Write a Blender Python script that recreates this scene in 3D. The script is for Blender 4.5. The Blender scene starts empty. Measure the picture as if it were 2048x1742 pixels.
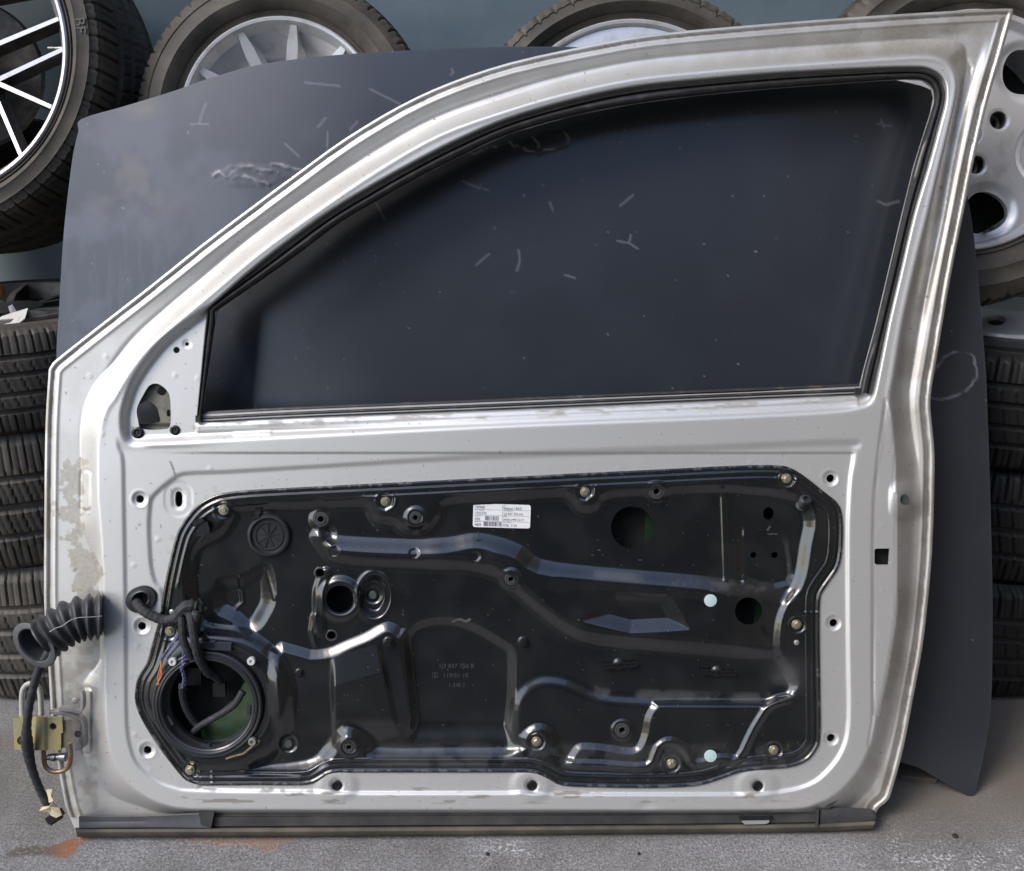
import bpy, math, random
import numpy as np
from mathutils import Vector, Matrix
random.seed(7); RNG = np.random.default_rng(7)
S = bpy.context.scene
COL = S.collection
# ------------------------------------------------------------------ camera
PITCH = math.radians(20.0); CAMZ = 1.25; FPX = 1774.0; W2, H2 = 1024.0, 871.0
CAMP = np.array([0.0, -1.30, CAMZ])
cam_d = bpy.data.cameras.new('camera'); cam = bpy.data.objects.new('camera', cam_d); COL.objects.link(cam)
cam.location = CAMP; cam.rotation_euler = (math.radians(90) - PITCH, 0, 0)
cam_d.sensor_width = 36; cam_d.lens = 36 * FPX / 2048; cam_d.clip_end = 500; cam_d.clip_start = 0.02
S.camera = cam
# ------------------------------------------------------------------ light
SUN_EL, SUN_AZ = math.radians(46), math.radians(-60)      # azimuth from -y towards -x
w = bpy.data.worlds.new('World'); S.world = w; w.use_nodes = True
nt = w.node_tree; bg = nt.nodes['Background']
sky = nt.nodes.new('ShaderNodeTexSky'); sky.sky_type = 'NISHITA'; sky.sun_disc = False
sky.sun_elevation = SUN_EL; sky.sun_rotation = math.radians(180 + 60); sky.air_density = 1.0; sky.dust_density = 1.5
nt.links.new(sky.outputs[0], bg.inputs[0]); bg.inputs[1].default_value = 0.15
sl = bpy.data.lights.new('sun', 'SUN'); so = bpy.data.objects.new('sun', sl); COL.objects.link(so)
sl.energy = 1.1; sl.angle = math.radians(22); sl.color = (1.0, 0.93, 0.84)
sd = Vector((math.sin(SUN_AZ) * math.cos(SUN_EL), -math.cos(SUN_AZ) * math.cos(SUN_EL), math.sin(SUN_EL)))
so.rotation_euler = sd.to_track_quat('Z', 'Y').to_euler()
S.view_settings.view_transform = 'Standard'; S.view_settings.look = 'None'; S.view_settings.gamma = 1.0
S.view_settings.exposure = 1.0
# ------------------------------------------------------------------ picture point -> place
cp, sp = math.cos(PITCH), math.sin(PITCH)
RIGHT = np.array([1.0, 0, 0]); FWD = np.array([0, cp, -sp]); UP = np.array([0, sp, cp])
def ray(px, py):
    px = np.asarray(px, float); py = np.asarray(py, float)
    return RIGHT * ((px - W2) / FPX)[..., None] + UP * ((H2 - py) / FPX)[..., None] + FWD
def on_plane(px, py, P0, N):
    r = ray(px, py); t = ((P0 - CAMP) @ N) / (r @ N)
    return CAMP + r * t[..., None]
ZUP = np.array([0, 0, 1.0])
def floor_pt(px, py, z=0.0): return on_plane(px, py, np.array([0, 0, z]), ZUP)
def at_y(px, py, y): return on_plane(px, py, np.array([0, y, 0.0]), np.array([0, 1.0, 0]))
def at_depth(px, py, d): return CAMP + ray(px, py) * d
FL = -0.034                                               # flange level of the door
A0 = floor_pt(155, 1674); A1 = floor_pt(1750, 1657)
A1[1] = A0[1] + (A1[1] - A0[1])
shift = A0[1]; 
LEAN = math.radians(16)
base = (A1 - A0) / np.linalg.norm(A1 - A0)
perp = np.cross(base, ZUP)                                # towards the camera
DN = perp * math.cos(LEAN) + ZUP * math.sin(LEAN)         # door normal
DV = np.cross(DN, base)                                   # up along the door
DP = A0 - DN * FL                                         # door face plane
def D(px, py, h=0.0):
    px = np.asarray(px, float); py = np.asarray(py, float); h = np.asarray(h, float)
    r = ray(px, py); t = ((DP - CAMP) @ DN + h) / (r @ DN)
    return CAMP + r * t[..., None]
DROT = Matrix((base, DV, DN)).transposed()                # local x,y,z -> door axes
MPP = 1.42 / FPX                                          # metres per picture pixel near the door
# ------------------------------------------------------------------ numpy tools
def spline(P, n=5, closed=False):
    P = np.array(P, float)
    m = len(P)
    if closed: Q = np.vstack([P[-1], P, P[0], P[1]]); segs = m
    else: Q = np.vstack([2 * P[0] - P[1], P, 2 * P[-1] - P[-2]]); segs = m - 1
    t = np.linspace(0, 1, n, endpoint=False)[:, None]
    out = []
    for i in range(segs):
        a, b, c, d = Q[i:i + 4]
        out.append(.5 * ((2 * b) + (-a + c) * t + (2 * a - 5 * b + 4 * c - d) * t ** 2 + (-a + 3 * b - 3 * c + d) * t ** 3))
    out = np.vstack(out)
    return out if closed else np.vstack([out, P[-1]])
def dist_line(X, Y, P, closed=False):
    P = np.asarray(P, float); Q = np.vstack([P, P[:1]]) if closed else P
    x = X.ravel().astype(np.float32); y = Y.ravel().astype(np.float32)
    d2 = np.full(x.shape, 1e12, np.float32); ins = np.zeros(x.shape, bool)
    for (ax, ay), (bx, by) in zip(Q[:-1], Q[1:]):
        ex, ey = bx - ax, by - ay; L = ex * ex + ey * ey
        if L < 1e-9: continue
        vx = x - ax; vy = y - ay
        t = np.clip((vx * ex + vy * ey) / L, 0, 1)
        dx = vx - t * ex; dy = vy - t * ey
        np.minimum(d2, dx * dx + dy * dy, out=d2)
        if closed and ay != by:
            c = ((ay > y) != (by > y)) & (vx < ex * vy / ey)
            ins ^= c
    d = np.sqrt(d2)
    if closed: d = np.where(ins, d, -d)
    return d.reshape(X.shape)
def sdf(X, Y, P, pad=60):                                 # + inside
    P = np.asarray(P, float); lo = P.min(0) - pad; hi = P.max(0) + pad
    m = (X > lo[0]) & (X < hi[0]) & (Y > lo[1]) & (Y < hi[1])
    out = np.full(X.shape, -float(pad))
    if m.any(): out[m] = dist_line(X[m], Y[m], P, True)
    return out
def lined(X, Y, P, pad=60):
    P = np.asarray(P, float); lo = P.min(0) - pad; hi = P.max(0) + pad
    m = (X > lo[0]) & (X < hi[0]) & (Y > lo[1]) & (Y < hi[1])
    out = np.full(X.shape, float(pad))
    if m.any(): out[m] = dist_line(X[m], Y[m], P, False)
    return out
def ss(a, b, x):
    t = np.clip((x - a) / (b - a), 0, 1); return t * t * (3 - 2 * t)
def ls(a, b, x):
    t = np.clip((x - a) / (b - a), 0, 1); return .75 * t + .25 * t * t * (3 - 2 * t)
def circ(X, Y, cx, cy, rx, ry=None):
    ry = ry or rx
    return (1 - np.sqrt(((X - cx) / rx) ** 2 + ((Y - cy) / ry) ** 2)) * min(rx, ry)
_tab = RNG.random((256, 256))
def vnoise(x, y):
    xi = np.floor(x).astype(int); yi = np.floor(y).astype(int); fx = x - xi; fy = y - yi
    fx = fx * fx * (3 - 2 * fx); fy = fy * fy * (3 - 2 * fy)
    g = lambda a, b: _tab[a & 255, b & 255]
    return (g(xi, yi) * (1 - fx) + g(xi + 1, yi) * fx) * (1 - fy) + (g(xi, yi + 1) * (1 - fx) + g(xi + 1, yi + 1) * fx) * fy
def fbm(x, y, s, o=4):
    v = 0; a = .5; k = 1 / s; tot = 0
    for i in range(o):
        v = v + a * vnoise(x * k + 17 * i, y * k + 31 * i); tot += a; a *= .5; k *= 2
    return v / tot
# ------------------------------------------------------------------ materials
MATS = {}
def mat(name, col, rough=.5, metal=0., spec=.5, coat=0., noise=None, bump=0., bscale=200., rvar=0., trans=0., alpha=1., attr=None, coatr=.1):
    if name in MATS: return MATS[name]
    m = bpy.data.materials.new(name); m.use_nodes = True; n = m.node_tree; b = n.nodes['Principled BSDF']
    b.inputs['Base Color'].default_value = (*col, 1); b.inputs['Roughness'].default_value = rough
    b.inputs['Metallic'].default_value = metal; b.inputs['Specular IOR Level'].default_value = spec
    b.inputs['Coat Weight'].default_value = coat; b.inputs['Coat Roughness'].default_value = coatr
    b.inputs['Transmission Weight'].default_value = trans
    tc = n.nodes.new('ShaderNodeTexCoord')
    cur = None
    if noise:                                            # (scale, second colour, lo, hi)
        sc, c2, lo, hi = noise
        t = n.nodes.new('ShaderNodeTexNoise'); t.inputs['Scale'].default_value = sc; t.inputs['Detail'].default_value = 8; t.inputs['Roughness'].default_value = .6
        n.links.new(tc.outputs['Object'], t.inputs['Vector'])
        r = n.nodes.new('ShaderNodeMapRange'); r.inputs['From Min'].default_value = lo; r.inputs['From Max'].default_value = hi
        n.links.new(t.outputs[0], r.inputs[0])
        mx = n.nodes.new('ShaderNodeMix'); mx.data_type = 'RGBA'; mx.inputs[6].default_value = (*col, 1); mx.inputs[7].default_value = (*c2, 1)
        n.links.new(r.outputs[0], mx.inputs[0]); cur = mx.outputs[2]
    if attr:                                             # [(attribute, colour)]
        for an, c2, ro in attr:
            a = n.nodes.new('ShaderNodeAttribute'); a.attribute_name = an
            mx = n.nodes.new('ShaderNodeMix'); mx.data_type = 'RGBA'; mx.inputs[7].default_value = (*c2, 1)
            if cur is not None: n.links.new(cur, mx.inputs[6])
            else: mx.inputs[6].default_value = (*col, 1)
            n.links.new(a.outputs['Fac'], mx.inputs[0]); cur = mx.outputs[2]
            if ro is not None:
                for key, va, vb in (('Roughness', rough, ro), ('Metallic', metal, 0.0), ('Coat Weight', coat, 0.0)):
                    q = n.nodes.new('ShaderNodeMapRange'); q.inputs['To Min'].default_value = va; q.inputs['To Max'].default_value = vb
                    n.links.new(a.outputs['Fac'], q.inputs[0]); n.links.new(q.outputs[0], b.inputs[key])
    if cur is not None: n.links.new(cur, b.inputs['Base Color'])
    if rvar:
        t = n.nodes.new('ShaderNodeTexNoise'); t.inputs['Scale'].default_value = 9; t.inputs['Detail'].default_value = 6
        n.links.new(tc.outputs['Object'], t.inputs['Vector'])
        r = n.nodes.new('ShaderNodeMapRange'); r.inputs['From Min'].default_value = .3; r.inputs['From Max'].default_value = .7
        r.inputs['To Min'].default_value = max(.02, rough - rvar); r.inputs['To Max'].default_value = rough + rvar
        n.links.new(t.outputs[0], r.inputs[0]); n.links.new(r.outputs[0], b.inputs['Roughness'])
    if bump:
        t = n.nodes.new('ShaderNodeTexNoise'); t.inputs['Scale'].default_value = bscale; t.inputs['Detail'].default_value = 4
        n.links.new(tc.outputs['Object'], t.inputs['Vector'])
        bp = n.nodes.new('ShaderNodeBump'); bp.inputs['Strength'].default_value = bump; bp.inputs['Distance'].default_value = .001
        n.links.new(t.outputs[0], bp.inputs['Height']); n.links.new(bp.outputs[0], b.inputs['Normal'])
    MATS[name] = m; return m
SILVER = mat('silver_paint', (.72, .715, .695), .46, .6, .5, .55, attr=[('dirt_shade', (.37, .32, .25), .8), ('grime', (.12, .10, .08), .85)], bump=.03, bscale=900, coatr=.12)
BLACKP = mat('black_gloss_paint', (.008, .009, .010), .24, 0, .75, .9, attr=[('dust', (.16, .16, .16), .7)], bump=.05, bscale=700, coatr=.12)
RUBBER = mat('black_rubber', (.022, .022, .024), .48, noise=(60, (.05, .048, .045), .45, .75), bump=.1, bscale=400)
RUBGLOSS = mat('smooth_black_rubber', (.02, .021, .024), .35, noise=(40, (.04, .04, .045), .45, .75))
PLAST = mat('black_plastic', (.014, .014, .016), .32, bump=.05)
TAPE = mat('cloth_tape', (.025, .026, .03), .7, noise=(90, (.06, .06, .065), .5, .75), bump=.9, bscale=160)
TYRE = mat('tyre_rubber', (.052, .046, .038), .62, noise=(14, (.12, .103, .082), .38, .7), bump=.25, bscale=500)
GOLD = mat('zinc_yellow_steel', (.52, .45, .27), .28, .8, noise=(80, (.75, .72, .6), .4, .6), bump=.1, bscale=300)
GREENB = mat('grey_green_bolt', (.16, .19, .17), .35, .6)
STEEL = mat('raw_steel', (.35, .35, .36), .35, .9, noise=(60, (.18, .15, .12), .5, .75))
SHADEBLK = mat('cavity_shade_black', (.006, .007, .006), .8)
WHITEP = mat('white_print_paper', (.82, .82, .84), .5)
INK = mat('grey_ink', (.16, .15, .19), .6)
PALEDOT = mat('pale_blue_dot', (.50, .66, .66), .5)
ALLOY = mat('silver_alloy', (.68, .68, .69), .32, .4, coat=.4, noise=(25, (.42, .40, .38), .5, .8), bump=.04)
ALLOYB = mat('machined_alloy', (.46, .46, .48), .36, .6, noise=(60, (.36, .35, .34), .55, .75), bump=.05)
ALLOYD = mat('dark_alloy', (.07, .065, .06), .45, .4, noise=(30, (.16, .14, .11), .45, .7))
WORNED = mat('worn_alloy_edge', (.32, .30, .27), .5, .5, noise=(50, (.2, .18, .16), .4, .7))
GLASS = mat('green_glass', (.05, .085, .045), .2, 0, .5, noise=(30, (.10, .15, .085), .4, .7))
# ------------------------------------------------------------------ object tools
def tag(o, label=None, cat=None, group=None, kind=None):
    for k, v in (('label', label), ('category', cat), ('group', group), ('kind', kind)):
        if v: o[k] = v
    return o
def empty(name, loc, **k):
    o = bpy.data.objects.new(name, None); COL.objects.link(o); o.location = [float(v) for v in loc]; o.empty_display_size = .05
    return tag(o, **k)
def link(name, me, parent=None, mx=None):
    o = bpy.data.objects.new(name, me); COL.objects.link(o)
    if parent is not None: o.parent = parent
    if mx is not None: o.matrix_world = mx
    return o
def wpos(o):
    v = Vector((0, 0, 0)); 
    while o is not None: v += Vector(o.location); o = o.parent
    return v
def mesh(name, V, F, m, parent=None, smooth=True, mats=None, midx=None, sharp=None):
    """V in world coordinates; the object's origin goes to its parent's, or the mesh centre foot."""
    V = np.asarray(V, float)
    org = np.array(wpos(parent)) if parent is not None else np.array([V[:, 0].mean(), V[:, 1].mean(), V[:, 2].min()])
    me = bpy.data.meshes.new(name); Vl = V - org
    me.vertices.add(len(Vl)); me.vertices.foreach_set('co', Vl.astype(np.float32).ravel())
    if isinstance(F, np.ndarray):
        k = F.shape[1]; me.loops.add(F.size); me.loops.foreach_set('vertex_index', F.astype(np.int32).ravel())
        me.polygons.add(len(F)); me.polygons.foreach_set('loop_start', np.arange(0, F.size, k, dtype=np.int32)); me.polygons.foreach_set('loop_total', np.full(len(F), k, np.int32))
    else:
        tot = [len(f) for f in F]; me.loops.add(sum(tot)); me.loops.foreach_set('vertex_index', np.array([i for f in F for i in f], np.int32))
        me.polygons.add(len(F)); me.polygons.foreach_set('loop_start', np.r_[0, np.cumsum(tot)[:-1]].astype(np.int32)); me.polygons.foreach_set('loop_total', np.array(tot, np.int32))
    for mm in (mats or [m]): me.materials.append(mm)
    if midx is not None: me.polygons.foreach_set('material_index', np.asarray(midx, np.int32))
    me.update(calc_edges=True); me.validate()
    me.polygons.foreach_set('use_smooth', np.full(len(me.polygons), smooth))
    if sharp: me.set_sharp_from_angle(angle=math.radians(sharp))
    o = bpy.data.objects.new(name, me); COL.objects.link(o)
    if parent is not None: o.parent = parent
    else: o.location = org
    return o
class MB:
    """collects shapes"""
    def __init__(s): s.V = []; s.F = []; s.n = 0; s.M = []
    def add(s, V, F, mi=0):
        V = np.asarray(V, float); s.V.append(V); s.F += [[i + s.n for i in f] for f in F]; s.n += len(V); s.M += [mi] * len(F); return s
    def tube(s, P, r, n=10, caps=True, mi=0, closed=False, flat=1.0, upv=None):
        P = np.asarray(P, float); m = len(P); r = np.broadcast_to(np.asarray(r, float), (m,))
        T = np.gradient(P, axis=0) if not closed else np.roll(P, -1, 0) - np.roll(P, 1, 0)
        T /= np.linalg.norm(T, axis=1)[:, None] + 1e-12
        u = np.array(upv, float) if upv is not None else (ZUP if abs(T[0] @ ZUP) < .9 else RIGHT); V = []
        a = np.linspace(0, 2 * math.pi, n, endpoint=False)
        for i in range(m):
            u = u - T[i] * (u @ T[i]); u /= np.linalg.norm(u); b = np.cross(T[i], u)
            V.append(P[i] + r[i] * (np.cos(a)[:, None] * u * flat + np.sin(a)[:, None] * b))
        F = []
        for i in range(m if closed else m - 1):
            j = (i + 1) % m
            for k in range(n): F.append([i * n + k, i * n + (k + 1) % n, j * n + (k + 1) % n, j * n + k])
        if caps and not closed: F += [list(range(n))[::-1], [(m - 1) * n + k for k in range(n)]]
        return s.add(np.vstack(V), F, mi)
    def box(s, c, X, Y, Z, mi=0):                          # centre, three half axes
        c, X, Y, Z = [np.asarray(v, float) for v in (c, X, Y, Z)]
        V = [c + a * X + b * Y + d * Z for d in (-1, 1) for a, b in ((-1, -1), (1, -1), (1, 1), (-1, 1))]
        return s.add(V, [[3, 2, 1, 0], [4, 5, 6, 7], [0, 1, 5, 4], [1, 2, 6, 5], [2, 3, 7, 6], [3, 0, 4, 7]], mi)
    def prism(s, lo, hi, mi=0):                            # two loops of equal length (bottom, top)
        n = len(lo); V = np.vstack([lo, hi])
        F = [list(range(n))[::-1], list(range(n, 2 * n))] + [[i, (i + 1) % n, n + (i + 1) % n, n + i] for i in range(n)]
        return s.add(V, F, mi)
    def lathe(s, prof, n=32, M=None, mi=0, closed=False, capend=False):   # prof [(r,z)]
        a = np.linspace(0, 2 * math.pi, n, endpoint=False); m = len(prof)
        V = np.array([[r * math.cos(t), r * math.sin(t), z] for r, z in prof for t in a])
        if M is not None:
            M4 = np.array(M); V = V @ M4[:3, :3].T + M4[:3, 3]
        F = []
        for i in range(m if closed else m - 1):
            j = (i + 1) % m
            for k in range(n): F.append([i * n + k, i * n + (k + 1) % n, j * n + (k + 1) % n, j * n + k])
        if capend: F.append([(m - 1) * n + k for k in range(n)])
        return s.add(V, F, mi)
    def build(s, name, m, parent=None, smooth=True, sharp=35, mats=None):
        return mesh(name, np.vstack(s.V), s.F, m, parent, smooth, mats=mats, midx=s.M if mats else None, sharp=sharp)
def at(P, R=DROT):
    M = R.to_4x4().copy(); M.translation = Vector([float(v) for v in P]); return M
_shared = {}
def stamp(name, key, make, m, P, parent, R=DROT, spin=0., scale=1.):
    """a copy of a small shared mesh made in local axes (z = out of the surface)"""
    if key not in _shared:
        b = MB(); make(b); V = np.vstack(b.V)
        me = bpy.data.meshes.new(name); me.from_pydata(V.tolist(), [], b.F); me.materials.append(m)
        me.polygons.foreach_set('use_smooth', np.ones(len(me.polygons), bool)); me.set_sharp_from_angle(angle=math.radians(35)); _shared[key] = me
    o = bpy.data.objects.new(name, _shared[key]); COL.objects.link(o); o.parent = parent
    M = at(P, R) @ Matrix.Rotation(spin, 4, 'Z') @ Matrix.Scale(scale, 4)
    o.matrix_local = Matrix.Translation(-wpos(parent)) @ M
    return o
def grid_mesh(name, x0, y0, x1, y1, st, keep, height, mp, m, parent, skirt=.003, nrm=DN, attrs=None, flip=True, sm=0):
    """relief sheet over [x0,x1]x[y0,y1]; keep>0 inside; its edge follows keep=0; mp(x,y,h)->world"""
    X, Y = np.meshgrid(np.arange(x0, x1 + st, st), np.arange(y0, y1 + st, st))
    K = keep(X, Y); gy, gx = np.gradient(K, st)
    kc = (K[:-1, :-1] + K[1:, :-1] + K[:-1, 1:] + K[1:, 1:]) / 4 > 0
    vin = np.zeros(K.shape, bool); vout = np.zeros(K.shape, bool)
    pc = np.zeros((K.shape[0] + 1, K.shape[1] + 1), bool); pc[1:-1, 1:-1] = kc
    for a in (0, 1):
        for b in (0, 1):
            q = pc[a:a + K.shape[0], b:b + K.shape[1]]; vin |= q; vout |= ~q
    bd = vin & vout
    g2 = np.maximum(gx * gx + gy * gy, .25); sx = np.clip(-K * gx / g2, -st, st); sy = np.clip(-K * gy / g2, -st, st)
    X = np.where(bd, X + sx, X); Y = np.where(bd, Y + sy, Y)
    idx = -np.ones(K.shape, int); idx[vin] = np.arange(vin.sum())
    xs, ys = X[vin], Y[vin]; h = height(xs, ys)
    V = mp(xs, ys, h)
    a, b, c, d = idx[:-1, :-1][kc], idx[:-1, 1:][kc], idx[1:, 1:][kc], idx[1:, :-1][kc]
    F = np.stack([a, d, c, b], 1) if flip else np.stack([a, b, c, d], 1)
    at_ = attrs(xs, ys) if attrs else {}
    n0 = len(V)
    if skirt:
        E = []
        kk = np.zeros((kc.shape[0] + 2, kc.shape[1] + 2), bool); kk[1:-1, 1:-1] = kc; C = kk[1:-1, 1:-1]
        up = C & ~kk[:-2, 1:-1]; dn = C & ~kk[2:, 1:-1]; lf = C & ~kk[1:-1, :-2]; rt = C & ~kk[1:-1, 2:]
        E.append(np.stack([idx[:-1, :-1][up], idx[:-1, 1:][up]], 1)); E.append(np.stack([idx[1:, 1:][dn], idx[1:, :-1][dn]], 1))
        E.append(np.stack([idx[1:, :-1][lf], idx[:-1, :-1][lf]], 1)); E.append(np.stack([idx[:-1, 1:][rt], idx[1:, 1:][rt]], 1))
        E = np.vstack(E); u = np.unique(E); rm = -np.ones(n0, int); rm[u] = np.arange(len(u))
        top = V[u]; bot = V[u] - np.asarray(nrm) * skirt
        V = np.vstack([V, top, bot]); e = rm[E]
        Q = np.stack([e[:, 0] + n0, e[:, 1] + n0, e[:, 1] + n0 + len(u), e[:, 0] + n0 + len(u)], 1)
        F = np.vstack([F, Q if flip else Q[:, ::-1]])
        at_ = {k: np.concatenate([v, v[u], v[u]]) for k, v in at_.items()}
    o = mesh(name, V, F, m, parent)
    for k, v in at_.items():
        A = o.data.attributes.new(k, 'FLOAT', 'POINT'); A.data.foreach_set('value', v.astype(np.float32))
    return o
def text_mesh(txt, size, ext=.0, font_shear=0.):
    c = bpy.data.curves.new('t', 'FONT'); c.body = txt; c.size = size; c.extrude = ext; c.align_x = 'LEFT'; c.resolution_u = 3; c.shear = font_shear
    o = bpy.data.objects.new('t', c); COL.objects.link(o); dg = bpy.context.evaluated_depsgraph_get()
    me = bpy.data.meshes.new_from_object(o.evaluated_get(dg)); bpy.data.objects.remove(o); bpy.data.curves.remove(c)
    V = np.array([v.co[:] for v in me.vertices]).reshape(-1, 3); F = [list(p.vertices) for p in me.polygons]; bpy.data.meshes.remove(me)
    return V, F

# =================================================================== THE DOOR
O_ = [(155, 1668), (141, 1640), (130, 1608), (118, 1545), (106, 1470), (101, 1410), (97, 1340), (91, 1260), (88, 1180), (89, 1000), (91, 850), (97, 748), (98, 738), (103, 730), (115, 717), (205, 646), (300, 572), (400, 492), (500, 416), (600, 342), (690, 277), (800, 211), (900, 165), (1020, 125), (1170, 92), (1310, 68), (1540, 47), (1770, 30), (1940, 20), (2016, 17), (2026, 20), (2024, 32), (2011, 80), (1985, 170), (1968, 232), (1945, 335), (1926, 430), (1900, 561), (1874, 713), (1861, 796), (1864, 850), (1869, 906), (1868, 998), (1864, 1104), (1855, 1210), (1844, 1300), (1826, 1397), (1808, 1491), (1786, 1574), (1776, 1600), (1756, 1618), (1750, 1636), (1741, 1647), (1722, 1652), (1690, 1653), (1500, 1655), (1000, 1660), (500, 1665), (220, 1668), (175, 1669)]
OUTL = spline(O_, 3, True)
C3 = spline([(162, 1000), (163, 930), (162, 860), (168, 815), (184, 778), (206, 748), (241, 712), (292, 657), (355, 600), (444, 529), (520, 466), (627, 386), (754, 308), (881, 241), (1020, 193), (1140, 157), (1270, 130), (1400, 117), (1540, 105), (1780, 85), (1880, 79), (1925, 88), (1932, 120), (1925, 165), (1912, 232), (1893, 335), (1878, 420), (1856, 535), (1834, 650), (1820, 750), (1817, 790), (1822, 860), (1836, 930), (1840, 1000), (1838, 1088), (1831, 1200), (1819, 1290), (1802, 1390), (1784, 1470), (1752, 1560), (1706, 1610), (1650, 1628), (1500, 1629), (1000, 1629), (500, 1629), (340, 1627), (280, 1612), (230, 1594), (192, 1562), (171, 1518), (166, 1480), (166, 1380), (174, 1356), (200, 1326), (203, 1290), (200, 1180), (190, 1130), (172, 1080), (163, 1050)], 4, True)
PL = spline([(207, 1183), (203, 1078), (197, 998), (196, 906), (201, 850), (212, 815), (226, 795), (256, 745), (294, 696), (345, 650), (420, 587), (520, 503), (627, 426), (754, 340), (881, 268), (1020, 218), (1140, 184), (1270, 157), (1400, 143), (1540, 132), (1778, 116), (1850, 113), (1887, 121), (1907, 142), (1913, 170), (1909, 206), (1894, 271), (1878, 335), (1855, 430), (1829, 534), (1804, 647), (1787, 748), (1779, 800), (1783, 870), (1787, 950), (1789, 1088), (1789, 1220), (1778, 1300), (1768, 1360), (1752, 1430), (1738, 1490), (1714, 1540), (1676, 1582), (1634, 1606), (1580, 1617), (1400, 1619), (1000, 1619), (600, 1619), (400, 1618), (335, 1610), (285, 1588), (249, 1557), (226, 1516), (214, 1459), (210, 1368), (208, 1290)], 4, True)
WOUT = spline([(383, 846), (392, 760), (410, 632), (420, 606), (520, 530), (640, 440), (740, 378), (830, 328), (920, 282), (1020, 239), (1150, 201), (1270, 176), (1400, 162), (1540, 150), (1700, 141), (1820, 137), (1862, 142), (1884, 158), (1892, 182), (1889, 210), (1878, 250), (1855, 335), (1829, 425), (1802, 541), (1777, 647), (1757, 736), (1744, 790), (1730, 797), (1500, 806), (1000, 826), (600, 842), (420, 850)], 4, True)
WIN_ = [(404, 828), (418, 730), (432, 632), (437, 619), (520, 562), (600, 505), (680, 445), (760, 398), (830, 358), (920, 312), (1020, 267), (1150, 230), (1270, 207), (1400, 190), (1540, 177), (1700, 165), (1810, 158), (1845, 160), (1862, 172), (1868, 195), (1862, 225), (1829, 330), (1802, 440), (1777, 546), (1752, 652), (1729, 736), (1720, 772), (1500, 784), (1000, 803), (600, 819)]
WIN = np.array(WIN_, float)
RW = spline([(246, 845), (250, 872), (264, 886), (304, 884), (364, 881), (450, 876), (600, 868), (1000, 848), (1400, 832), (1640, 821), (1715, 812), (1744, 797), (1757, 750), (1777, 650), (1802, 543), (1829, 428), (1857, 335), (1880, 250), (1892, 200), (1888, 160), (1862, 139), (1820, 134), (1700, 138), (1540, 147), (1400, 159), (1270, 173), (1150, 198), (1020, 236), (920, 278), (830, 324), (740, 374), (640, 436), (520, 526), (420, 612), (343, 669), (305, 708), (267, 763), (249, 815)], 4, True)
BP = spline([(700, 969), (522, 978), (456, 984), (424, 992), (395, 1009), (373, 1033), (355, 1062), (345, 1094), (336, 1132), (328, 1171), (319, 1225), (309, 1262), (299, 1300), (291, 1326), (274, 1355), (268, 1394), (276, 1428), (298, 1466), (332, 1516), (363, 1555), (384, 1568), (415, 1572), (514, 1571), (610, 1571), (641, 1560), (664, 1548), (720, 1546), (850, 1546), (999, 1546), (1062, 1547), (1095, 1558), (1125, 1572), (1200, 1576), (1306, 1577), (1390, 1573), (1440, 1560), (1480, 1546), (1530, 1540), (1580, 1536), (1614, 1523), (1634, 1500), (1642, 1470), (1641, 1369), (1640, 1260), (1641, 1200), (1647, 1182), (1662, 1160), (1679, 1133), (1686, 1093), (1686, 1035), (1676, 1006), (1650, 984), (1612, 954), (1583, 936), (1554, 930), (1467, 931), (1306, 939), (1177, 945), (1080, 950), (900, 959)], 3, True)
STEP1 = spline([(239, 845), (237, 890), (246, 918), (248, 998), (251, 1183), (252, 1290), (253, 1420), (257, 1477), (272, 1524), (306, 1557), (345, 1574), (400, 1581), (630, 1583), (700, 1586), (1000, 1586), (1040, 1584), (1100, 1588), (1480, 1588), (1560, 1583), (1615, 1570), (1652, 1545), (1684, 1500), (1697, 1440), (1696, 1300), (1695, 1078), (1699, 972), (1706, 909), (1703, 893), (1690, 886), (1400, 896), (1180, 903), (1180, 860), (700, 870), (300, 893)], 4, True)
STEP2 = spline([(372, 948), (345, 960), (308, 992), (301, 1015), (299, 1060), (303, 1130), (312, 1165), (326, 1190), (330, 1300), (360, 1500), (400, 1560), (420, 1578), (630, 1581), (700, 1584), (1000, 1584), (1040, 1582), (1100, 1586), (1480, 1586), (1560, 1581), (1615, 1568), (1650, 1543), (1682, 1500), (1695, 1440), (1694, 1300), (1693, 1078), (1697, 972), (1704, 909), (1701, 895), (1688, 889), (1400, 901), (1180, 909), (900, 920), (600, 936), (450, 945)], 3, True)
TOPEN = spline([(289, 785), (300, 770), (317, 768), (336, 784), (341, 808), (341, 848), (330, 858), (284, 858), (276, 840), (274, 816)], 4, True)
GROM = (282, 1198)
HOLES = [(280, 998, 8), (284, 1252, 8), (295, 1500, 8), (1661, 957, 8), (1667, 1246, 8), (1662, 1476, 8), (353, 700, 6.5), (374, 688, 4), (GROM[0], GROM[1], 18)]
SCREWS = [(276, 865, 12), (350, 860, 10)]
PLUGS = [(673, 1570), (1063, 1570), (1514, 1571)]
SLOT = spline([(351, 988), (357, 982), (364, 988), (364, 1008), (357, 1014), (351, 1008)], 3, True)
LOCK = np.array([(1749, 1100), (1753, 1097), (1780, 1097), (1778, 1130), (1753, 1130), (1749, 1126)], float)
SPOTS = [(316, 1078), (268, 1130), (273, 1293), (270, 1469), (300, 1540), (1764, 1004), (1764, 1052), (1765, 1180), (1760, 1272), (1783, 1429), (212, 713), (180, 752), (350, 750), (395, 757), (148, 1139), (205, 868), (1236, 938), (1500, 925), (1687, 1430), (1565, 1606), (420, 937)]
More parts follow.
